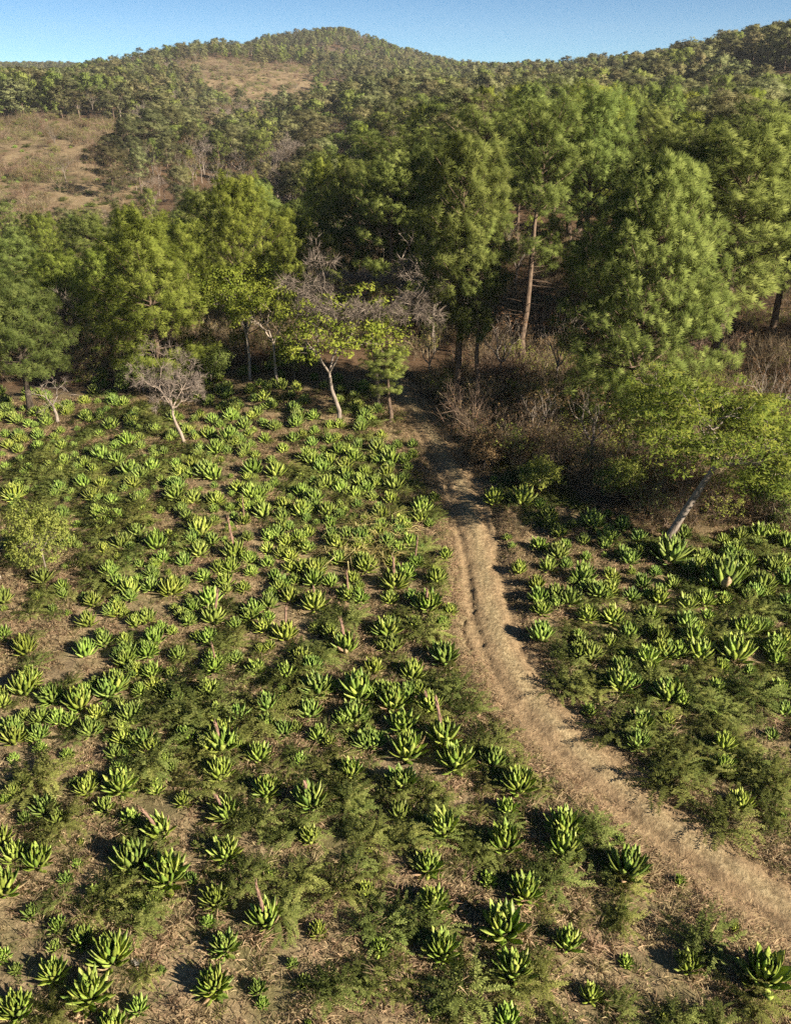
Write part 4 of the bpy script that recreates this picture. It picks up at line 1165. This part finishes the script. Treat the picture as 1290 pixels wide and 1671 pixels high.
AG_XY = np.array(AG_XY + [(p[0], p[1], s) for p, s in zip(P, S)])

# ------------------------------------------------------------------ shrubs, weeds and grasses
def feathery(seed, nst, rad, hgt_, nl, ll, lw, mat, arch=0.5):
    """low shrub of arching stems set with narrow feathery leaflets"""
    rg_ = np.random.default_rng(seed)
    Vs, va, nm = [], [], []
    for _ in range(nst):
        az = rg_.uniform(0, 6.283); L = rad * rg_.uniform(0.45, 1.1); h = hgt_ * rg_.uniform(0.35, 1.1) * (1.15 - 0.4 * L / rad)
        st = rg_.normal(0, 0.10, 2) * rad
        t = np.linspace(0.12, 1, nl)
        bend = rg_.normal(0, 0.35)
        a = az + bend * t
        X = st[0] + np.cos(a) * L * t; Y = st[1] + np.sin(a) * L * t
        Z = h * (np.sin(t * math.pi * (0.5 + 0.3 * arch)))
        C = np.column_stack([X, Y, Z])
        T = unit(np.gradient(C, axis=0))
        up = np.array([0, 0, 1.0]) + rg_.normal(0, 0.35, 3)
        side = unit(np.cross(T, up))
        c0 = rg_.uniform(0, 1)
        for sg in (-1, 1):
            d = unit(side * sg + T * 0.45 + rg_.normal(0, 0.25, C.shape) + np.array([0, 0, 0.12]))
            l = ll * rg_.uniform(0.6, 1.2, (nl, 1)) * (1.1 - 0.6 * t[:, None])
            w = unit(np.cross(d, np.cross(side, T))) * lw
            Vs.append(np.stack([C, C + d * l * 0.55 + w, C + d * l, C + d * l * 0.55 - w], 1).reshape(-1, 3))
            va.append(np.repeat(np.clip(c0 * 0.7 + rg_.uniform(0, 0.3, nl), 0, 1), 4))
        # the stem itself
        w = side * 0.010
        q = np.stack([C[:-1] - w[:-1], C[:-1] + w[:-1], C[1:] + w[1:] * 0.6, C[1:] - w[1:] * 0.6], 1).reshape(-1, 3)
        Vs.append(q); va.append(np.full(len(q), 0.1))
    V = np.vstack(Vs); va = np.concatenate(va)
    n = len(V) // 4
    V4 = V.reshape(n, 4, 3)
    ctr = V4.mean(1); nr = unit(ctr * np.array([1, 1, 0.6]) / rad + np.array([0, 0, 0.8]) + rg_.normal(0, 0.25, ctr.shape))
    g = np.cross(V4[:, 1] - V4[:, 0], V4[:, 3] - V4[:, 0])
    flip = (g * nr).sum(-1) < 0
    V4[flip] = V4[flip][:, [0, 3, 2, 1]]
    return make_mesh('shrub', V4.reshape(-1, 3), np.arange(n * 4).reshape(n, 4), mat, normals=np.repeat(nr, 4, 0), var=va)

SHRUB = [feathery(200 + q, 46, 1.0, 0.60, 20, 0.13, 0.016, 'shrub_green', 0.25) for q in range(4)]
WEED = [feathery(220 + q, 22, 0.60, 0.40, 13, 0.11, 0.014, 'weed_green', 0.2) for q in range(3)]

def tuft(seed, nb, ln, w, mat, spread=0.8, droop=0.4, rad=0.06):
    rg_ = np.random.default_rng(seed)
    az = rg_.uniform(0, 6.283, nb); d = np.column_stack([np.cos(az), np.sin(az), np.zeros(nb)])
    L = ln * rg_.uniform(0.5, 1.2, nb)[:, None]; sp = (spread * rg_.uniform(0.2, 1.2, nb))[:, None]
    p0 = d * rad * rg_.uniform(0, 1, (nb, 1)) + rg_.normal(0, rad, (nb, 3)) * [1, 1, 0]
    up = np.array([0, 0, 1.0])
    p1 = p0 + (up * np.cos(sp) + d * np.sin(sp)) * L * 0.55
    p2 = p1 + (up * np.cos(sp + droop * 2) + d * np.sin(sp + droop * 2)) * L * 0.5
    p1[:, 2] = np.maximum(p1[:, 2], 0.015); p2[:, 2] = np.maximum(p2[:, 2], 0.01)
    s = np.column_stack([-np.sin(az), np.cos(az), np.zeros(nb)]) + rg_.normal(0, 0.4, (nb, 3)); s = unit(s) * w
    V = np.stack([p0 - s * 0.5, p0 + s * 0.5, p1 + s * 0.5, p1 - s * 0.5, p1 - s * 0.5, p1 + s * 0.5, p2 + s * 0.08, p2 - s * 0.08], 1).reshape(-1, 4, 3)
    nr = np.repeat(unit(d * 0.5 + up * 0.9 + rg_.normal(0, 0.3, (nb, 3))), 2, 0)
    g = np.cross(V[:, 1] - V[:, 0], V[:, 3] - V[:, 0]); flip = (g * nr).sum(-1) < 0
    V[flip] = V[flip][:, [0, 3, 2, 1]]
    m = nb * 2
    return make_mesh('grass', V.reshape(-1, 3), np.arange(m * 4).reshape(m, 4), mat, normals=np.repeat(nr, 4, 0), var=np.repeat(rg_.uniform(0, 1, nb), 8))

GRASS = [tuft(300, 34, 0.26, 0.016, 'dry_grass', 1.0, 0.5, 0.10), tuft(301, 30, 0.20, 0.018, 'dry_grass', 1.25, 0.45, 0.14), tuft(302, 26, 0.34, 0.014, 'dry_grass', 0.7, 0.45, 0.08),
         tuft(303, 30, 0.16, 0.020, 'dry_grass', 1.35, 0.3, 0.16), tuft(304, 26, 0.24, 0.015, 'weed_green', 0.9, 0.5, 0.10)]
YELLOW = [tuft(310 + q, 90, 0.75, 0.018, 'yellow_grass', 0.75, 0.55, 0.22) for q in range(2)]

def brush(seed, nst, hgt_, rad, leafy, leafmat='leaf_brown'):
    """dry thicket bush: many thin upright stems that fork, with a few withered leaves"""
    rg_ = np.random.default_rng(seed)
    Vs, va = [], []
    for _ in range(nst):
        az = rg_.uniform(0, 6.283); p = np.array([math.cos(az), math.sin(az), 0]) * rad * 0.45 * math.sqrt(rg_.uniform())
        d = unit(np.array([math.cos(az) * rg_.uniform(0, 0.6), math.sin(az) * rg_.uniform(0, 0.6), 1.0]))
        L = hgt_ * rg_.uniform(0.5, 1.1); c = rg_.uniform(0, 1)
        stack = [(p, d, L * 0.5, 0.016, 3)]
        while stack:
            p, d, l, w, lv = stack.pop()
            e = p + d * l
            s = unit(np.cross(d, rg_.normal(size=3))) * w
            Vs.append(np.array([p - s, p + s, e + s * 0.7, e - s * 0.7])); va.append(np.full(4, np.clip(c + rg_.normal(0, 0.15), 0, 1)))
            if lv > 0:
                for _k in range(3 if lv > 1 else 2):
                    stack.append((p + d * l * rg_.uniform(0.55, 1), unit(d + rg_.normal(0, 0.42, 3)), l * rg_.uniform(0.55, 0.85), w * 0.65, lv - 1))
    V = np.array(Vs); n = len(V)
    me = make_mesh('branches', V.reshape(-1, 3), np.arange(n * 4).reshape(n, 4), 'brush_twig', var=np.concatenate(va))
    lm = None
    if leafy:
        ends = V[rg_.integers(0, n, leafy), 2]
        lv, lq, ln_, lva = scatter_leaves(rg_, ends, np.full(leafy, 0.16), 5, 0.11, 0.06, unit(ends - np.array([0, 0, hgt_ * 0.4])), 1.0, 0.4)
        lm = make_mesh('foliage', lv, lq, leafmat, normals=ln_, var=lva)
    return me, lm
BRUSH = [brush(400, 16, 2.3, 1.2, 60), brush(401, 18, 1.9, 1.2, 110), brush(402, 14, 2.7, 1.1, 25), brush(403, 16, 2.0, 1.2, 140, 'weed_green'), brush(404, 16, 2.2, 1.2, 150, 'leaf_bush')]

def one_mesh(pair):
    a, b_ = pair
    if b_ is None: return a
    class _V: pass
    return merged((a, b_)) if False else merge2(a, b_)
def merge2(a, b_):
    me = bpy.data.meshes.new('bush')
    def arr(m_):
        V = np.empty(len(m_.vertices) * 3, np.float32); m_.vertices.foreach_get('co', V)
        I = np.empty(len(m_.loops), np.int32); m_.loops.foreach_get('vertex_index', I)
        q = np.empty(len(m_.vertices), np.float32); m_.attributes['var'].data.foreach_get('value', q)
        return V.reshape(-1, 3), I.reshape(-1, 4), q
    v1, q1, a1 = arr(a); v2, q2, a2 = arr(b_)
    me.from_pydata(np.vstack([v1, v2]).tolist(), [], np.vstack([q1, q2 + len(v1)]).tolist())
    mi = np.zeros(len(q1) + len(q2), np.int32); mi[len(q1):] = 1; me.polygons.foreach_set('material_index', mi)
    at_ = me.attributes.new('var', 'FLOAT', 'POINT'); at_.data.foreach_set('value', np.concatenate([a1, a2]))
    me.materials.append(a.materials[0]); me.materials.append(b_.materials[0])
    return me

# shrubs that stand out one by one: centre x, y, width in photo pixels, words
SHRUBS = [
    (232, 1470, 120, 'feathery green shrub below the large agave pair'), (330, 1130, 190, 'big feathery shrub mass in the middle of the left field'),
    (420, 1150, 150, 'feathery shrub left of the paired bright agaves'), (900, 1420, 130, 'feathery shrub hugging two agaves at the track verge'),
    (1020, 1440, 90, 'green shrub under a large agave on the track verge'), (1150, 1530, 130, 'low green shrub in the lower right verge'),
    (1230, 1620, 120, 'feathery shrub in front of the corner agave'), (760, 1600, 150, 'wide dark feathery shrub at the lower middle of the photo'),
    (690, 1500, 120, 'loose feathery shrub around the lower middle agaves'), (920, 1110, 110, 'dark shrub overhanging the right side of the track'),
    (1000, 1180, 120, 'dense shrub on the right track verge at the bend'), (1090, 1260, 150, 'large shrub mass right of the track bend'),
    (1180, 1330, 140, 'sprawling shrub above the lower right track verge'), (1260, 1260, 120, 'shrub by the right border below the right field'),
    (740, 1120, 100, 'shrub spilling over the left track verge'), (690, 1020, 110, 'bright shrub behind the left track verge'),
    (560, 1000, 110, 'feathery shrub amid stalked agaves'), (250, 1230, 120, 'thin feathery shrub above a compact agave'),
    (60, 1260, 140, 'pale feathery shrub near the left border'), (100, 1330, 120, 'low pale shrub above the left border agaves'),
    (420, 1330, 110, 'bright shrub beside the pink-stalked agave'), (200, 840, 130, 'thin shrub patch below the pale bare tree'),
    (320, 860, 90, 'small shrub patch in the upper left field'), (170, 930, 110, 'soft green shrub beside the light green bush'),
    (60, 770, 90, 'thin green shrub at the upper left of the field'), (1230, 1120, 120, 'shrub by the right border in the right field'),
    (640, 1290, 90, 'shrub between the two upright agaves in mid field'), (480, 1340, 120, 'open green shrub below the wide pale-stalked agave'),
    (390, 1430, 110, 'bright feathery shrub above the brown-stalked agave'), (480, 1100, 120, 'shrub among the drying agaves left of centre')]
rg = random.Random(3)
for px, py, w, lb in SHRUBS:
    p = ground_at(px, py + 0.15 * w); W = w * depth_of(*p) / F
    e = obj('feathery_shrub', rg.choice(SHRUB)); e.location = tuple(p - np.array([0, 0, 0.03])); s = W / 2.0
    e.rotation_euler = (0, 0, rg.uniform(0, 6.28)); e.scale = (s, s, min(1.25, 0.55 + s * 0.4))
    tag(e, lb, 'shrub', 'feathery shrubs among the agaves')

# the light green bush, the grey dead branches beside it, the yellow grass and a pale rock
v = broad_parts(120, [(0, 0, -0.2), (0.02, 0, 0.2), (0.0, 0.02, 0.9)], 0.035, 4, 3, 0.80, 0.85, 0.95, 0.06, 'leaf_bush', 'bark_grey', per=3, cr=0.26, k=18, ln=0.10, w=0.055, first=8)
hero('broadleaf_bush', v, 0, 76, 935, 800, 125, 'round light green leafy bush near the left border of the field', 0.3)
v = bare_parts(121, [(0, 0, 0), (0.25, 0, 0.35), (0.6, 0.1, 0.6)], 0.06, 4, 2, 0.78, 0.8, 0.5, 0.0, 'bark_pale', 3, 0.35, tw=0.010)
hero('dead_bush', v, 0, 2, 945, 850, 70, 'bleached dead branches lying at the left border beside the light green bush', 2.6)
rg = random.Random(8)
for px, py, w, lb in ((600, 865, 0.95, 'pale dry yellow grass tussock on the rise left of the track'), (640, 873, 0.8, 'yellow grass tussock on the track side of the rise'),
                      (575, 905, 1.0, 'long golden grass tussock below the rise, bending over agaves'), (625, 908, 0.9, 'golden grass tussock between agaves beside the rise'),
                      (545, 900, 0.7, 'small straw tussock beside the golden grass'), (575, 868, 0.8, 'pale tussock at the far end of the rise')):
    p = ground_at(px, py)
    e = obj('grass_tussock', YELLOW[rg.randrange(2)]); e.location = tuple(p); e.scale = (w * 2.0, w * 2.0, w * 1.2); e.rotation_euler = (0, 0, rg.uniform(0, 6))
    tag(e, lb, 'grass tussock', 'yellow grass tussocks')
def rock_mesh(seed):
    me = bpy.data.meshes.new('rock'); import bmesh
    bm = bmesh.new(); bmesh.ops.create_icosphere(bm, subdivisions=3, radius=1.0)
    for v_ in bm.verts:
        c = v_.co
        f = 1 + 0.5 * float(fbm(np.array([c.x * 1.3 + seed]), np.array([c.y * 1.3 + c.z * 1.7]), seed, 3)[0])
        v_.co = Vector((c.x * f, c.y * f * 0.8, c.z * f * 0.5))
    bm.to_mesh(me); bm.free(); me.materials.append(MAT['rock_pale']); return me
p = ground_at(224, 1572)
e = obj('rock', rock_mesh(4)); e.location = tuple(p + np.array([0, 0, 0.02])); e.scale = (0.13, 0.11, 0.07)
tag(e, 'pale grey rock on bare ground right of a bright agave', 'rock')

rng = np.random.default_rng(9)
def field_points(n, x0=-42, x1=42, y0=6.5, y1=52):
    X = rng.uniform(x0, x1, n); Y = rng.uniform(y0, y1, n)
    m = np.abs(X) < 0.60 * Y * 0.95 + 9
    return X[m], Y[m]
def density(X, Y, sc, seed, lo, hi):
    return sstep(lo, hi, fbm(X / sc, Y / sc, seed, 3))
def clear_of_agaves(X, Y, f=0.42):
    ok = np.ones(len(X), bool)
    for ax, ay, aw in AG_XY:
        ok &= (X - ax) ** 2 + (Y - ay) ** 2 > (f * aw) ** 2
    return ok
def put(name, label, srcs, X, Y, smin, smax, weights=None, zs=1.0, dz=-0.02, tilt=0.12):
    Z = height(X, Y) + dz; n = len(X)
    rot = np.column_stack([rng.normal(0, tilt, n), rng.normal(0, tilt, n), rng.uniform(0, 6.283, n)])
    s = rng.uniform(smin, smax, n)
    pk = rng.choice(len(srcs), n, p=weights)
    return gn_scatter(name, label, None, srcs, np.column_stack([X, Y, Z]), rot, np.column_stack([s, s, s * zs]), pk)

# ground cover of feathery weeds between the agaves (denser in the middle of the left field and along the right of the track)
X, Y = field_points(30000)
bx = bearing_px(X, Y)
td, ts = track_dist(X, Y)
PXf, PYf = project(X, Y, 0 * X)
dens = 0.14 + 0.85 * density(X, Y, 7.0, 61, -0.12, 0.30)
dens += 0.55 * np.exp(-(((PXf - 430) / 260) ** 2 + ((PYf - 1150) / 120) ** 2)) + 0.5 * ((ts < 0) & (PYf > 980)) + 0.35 * np.exp(-(((PXf - 760) / 170) ** 2 + ((PYf - 1560) / 120) ** 2))
dens *= 1 - 0.75 * sstep(1350, 1480, PYf) * (PXf < 560) 
dens *= 1 - 0.9 * (1 - sstep(620, 700, PYf))
dens *= np.where((ts < 0) & (PYf > 1480), 0.35, 1.0) * np.where((ts > 0) & (PYf > 1280), 0.55, 1.0)
dens *= np.where((PXf < 240) & (PYf > 930) & (PYf < 1100), 0.35, 1.0)
m = (rng.uniform(size=len(X)) < 0.50 * dens) & (td > 1.6) & ~((Y > 31) & (X > 8))
m &= clear_of_agaves(X, Y, 0.30)
put('shrubbery', 'tangle of low feathery green shrubs filling the gaps between agaves', SHRUB + WEED, X[m], Y[m], 0.35, 0.9, [0.11] * 4 + [0.1867] * 2 + [0.1866], 0.85)
print('shrubbery', m.sum())

# dry grass and thatch over the field
X, Y = field_points(120000)
td, ts = track_dist(X, Y)
PXf, PYf = project(X, Y, 0 * X)
dd = 0.25 + 0.75 * density(X, Y, 2.6, 71, -0.25, 0.30)
m = (rng.uniform(size=len(X)) < dd) & (td > 1.05) & (PYf > 640)
m &= clear_of_agaves(X, Y, 0.25)
put('dry_grass', 'matted dry straw-coloured grass covering the field floor', GRASS, X[m], Y[m], 0.6, 1.35, [0.26, 0.26, 0.14, 0.24, 0.10], 0.8)
print('grass', m.sum())
# short grass on the crown and verges of the track
k = rng.integers(0, len(TRACK) - 1, 22000)
o_ = np.where(rng.uniform(size=22000) < 0.22, rng.uniform(-1.3, 1.3, 22000) * rng.uniform(0.2, 1, 22000), rng.choice([-1, 1], 22000) * rng.uniform(0.88, 1.7, 22000))
f_ = rng.uniform(0, 1, 22000)[:, None]
Pt = TRACK[k] * (1 - f_) + TRACK[k + 1] * f_; Tt = unit(TRACK[k + 1] - TRACK[k])
X, Y = Pt[:, 0] - Tt[:, 1] * o_, Pt[:, 1] + Tt[:, 0] * o_
m = rng.uniform(size=len(X)) < 0.15 + 0.85 * density(X, Y, 2.2, 91, -0.2, 0.3)
put('track_grass', 'short dry grass on the crown and verges of the track', GRASS, X[m], Y[m], 0.35, 0.8, [0.2, 0.3, 0.05, 0.35, 0.10], 0.7, dz=0.03)

# ------------------------------------------------------------------ thicket and undergrowth of the wood
X = rng.uniform(-48, 52, 7500); Y = rng.uniform(31, 88, 7500)
td, ts = track_dist(X, Y)
PXf, PYf = project(X, Y, 0 * X)
right = (ts < 0) & (PXf > 690) & (td > 1.7)
edge = np.interp(PXf, [690, 790, 860, 960, 1040, 1110, 1200, 1400], [700, 770, 795, 815, 850, 885, 900, 960])
m = right & (PYf < edge - 8) & (rng.uniform(size=len(X)) < np.where(Y < 52, 0.70, 0.30))
m |= (~right) & (Y > 54 + 2.5 * fbm(X / 5, Y / 5, 55, 2)) & (rng.uniform(size=len(X)) < 0.34)
m &= (td > 1.7)
bm = [one_mesh(q) for q in BRUSH]
put('undergrowth', 'grey-brown dry thicket of twiggy brush under the trees', bm, X[m], Y[m], 0.55, 1.1, [0.30, 0.24, 0.22, 0.12, 0.12], 1.0, -0.05, 0.08)
print('brush', m.sum())

# ------------------------------------------------------------------ scrub on the cleared slopes
th = rng.uniform(R(-31), R(5), 60000); rr_ = np.sqrt(rng.uniform(160.0 ** 2, 620.0 ** 2, 60000))
X, Y = rr_ * np.sin(th), rr_ * np.cos(th)
cm_ = cleared_mask(X, Y)
m = (cm_ > 0.3) & (rng.uniform(size=len(X)) < (0.20 + 0.8 * density(X, Y, 14.0, 131, -0.15, 0.35)) * np.where(rr_ < 320, 0.9, 0.30))
put('hillside_scrub', 'rough dry scrub and young growth on the cleared slopes', bm + SHRUB[:2] + ROSM['agave_blue'][:2] + [GRASS[0]], X[m], Y[m], 0.6, 1.8,
    [0.12, 0.13, 0.08, 0.10, 0.07, 0.14, 0.14, 0.08, 0.06, 0.08], 0.8, -0.05, 0.1)
print('scrub', m.sum())

# ------------------------------------------------------------------ the air between here and the hills
def haze():
    me = bpy.data.meshes.new('haze')
    x0, x1, y0, y1, z0, z1 = -1650, 1650, -1650, 1650, -20, 92
    V = [(a, b_, c) for a in (x0, x1) for b_ in (y0, y1) for c in (z0, z1)]
    me.from_pydata(V, [], [(0, 1, 3, 2), (4, 6, 7, 5), (0, 4, 5, 1), (2, 3, 7, 6), (0, 2, 6, 4), (1, 5, 7, 3)])
    m, nt, out = new_mat('haze')
    pv = N(nt, 'ShaderNodeVolumePrincipled'); pv.inputs['Color'].default_value = (0.86, 0.92, 1.0, 1); pv.inputs['Density'].default_value = 0.00012
    pv.inputs['Anisotropy'].default_value = 0.0
    nt.links.new(pv.outputs[0], out.inputs['Volume'])
    me.materials.append(m)
    o = obj('haze', me); tag(o, 'thin bluish air over the valley', None, kind='stuff')
haze()
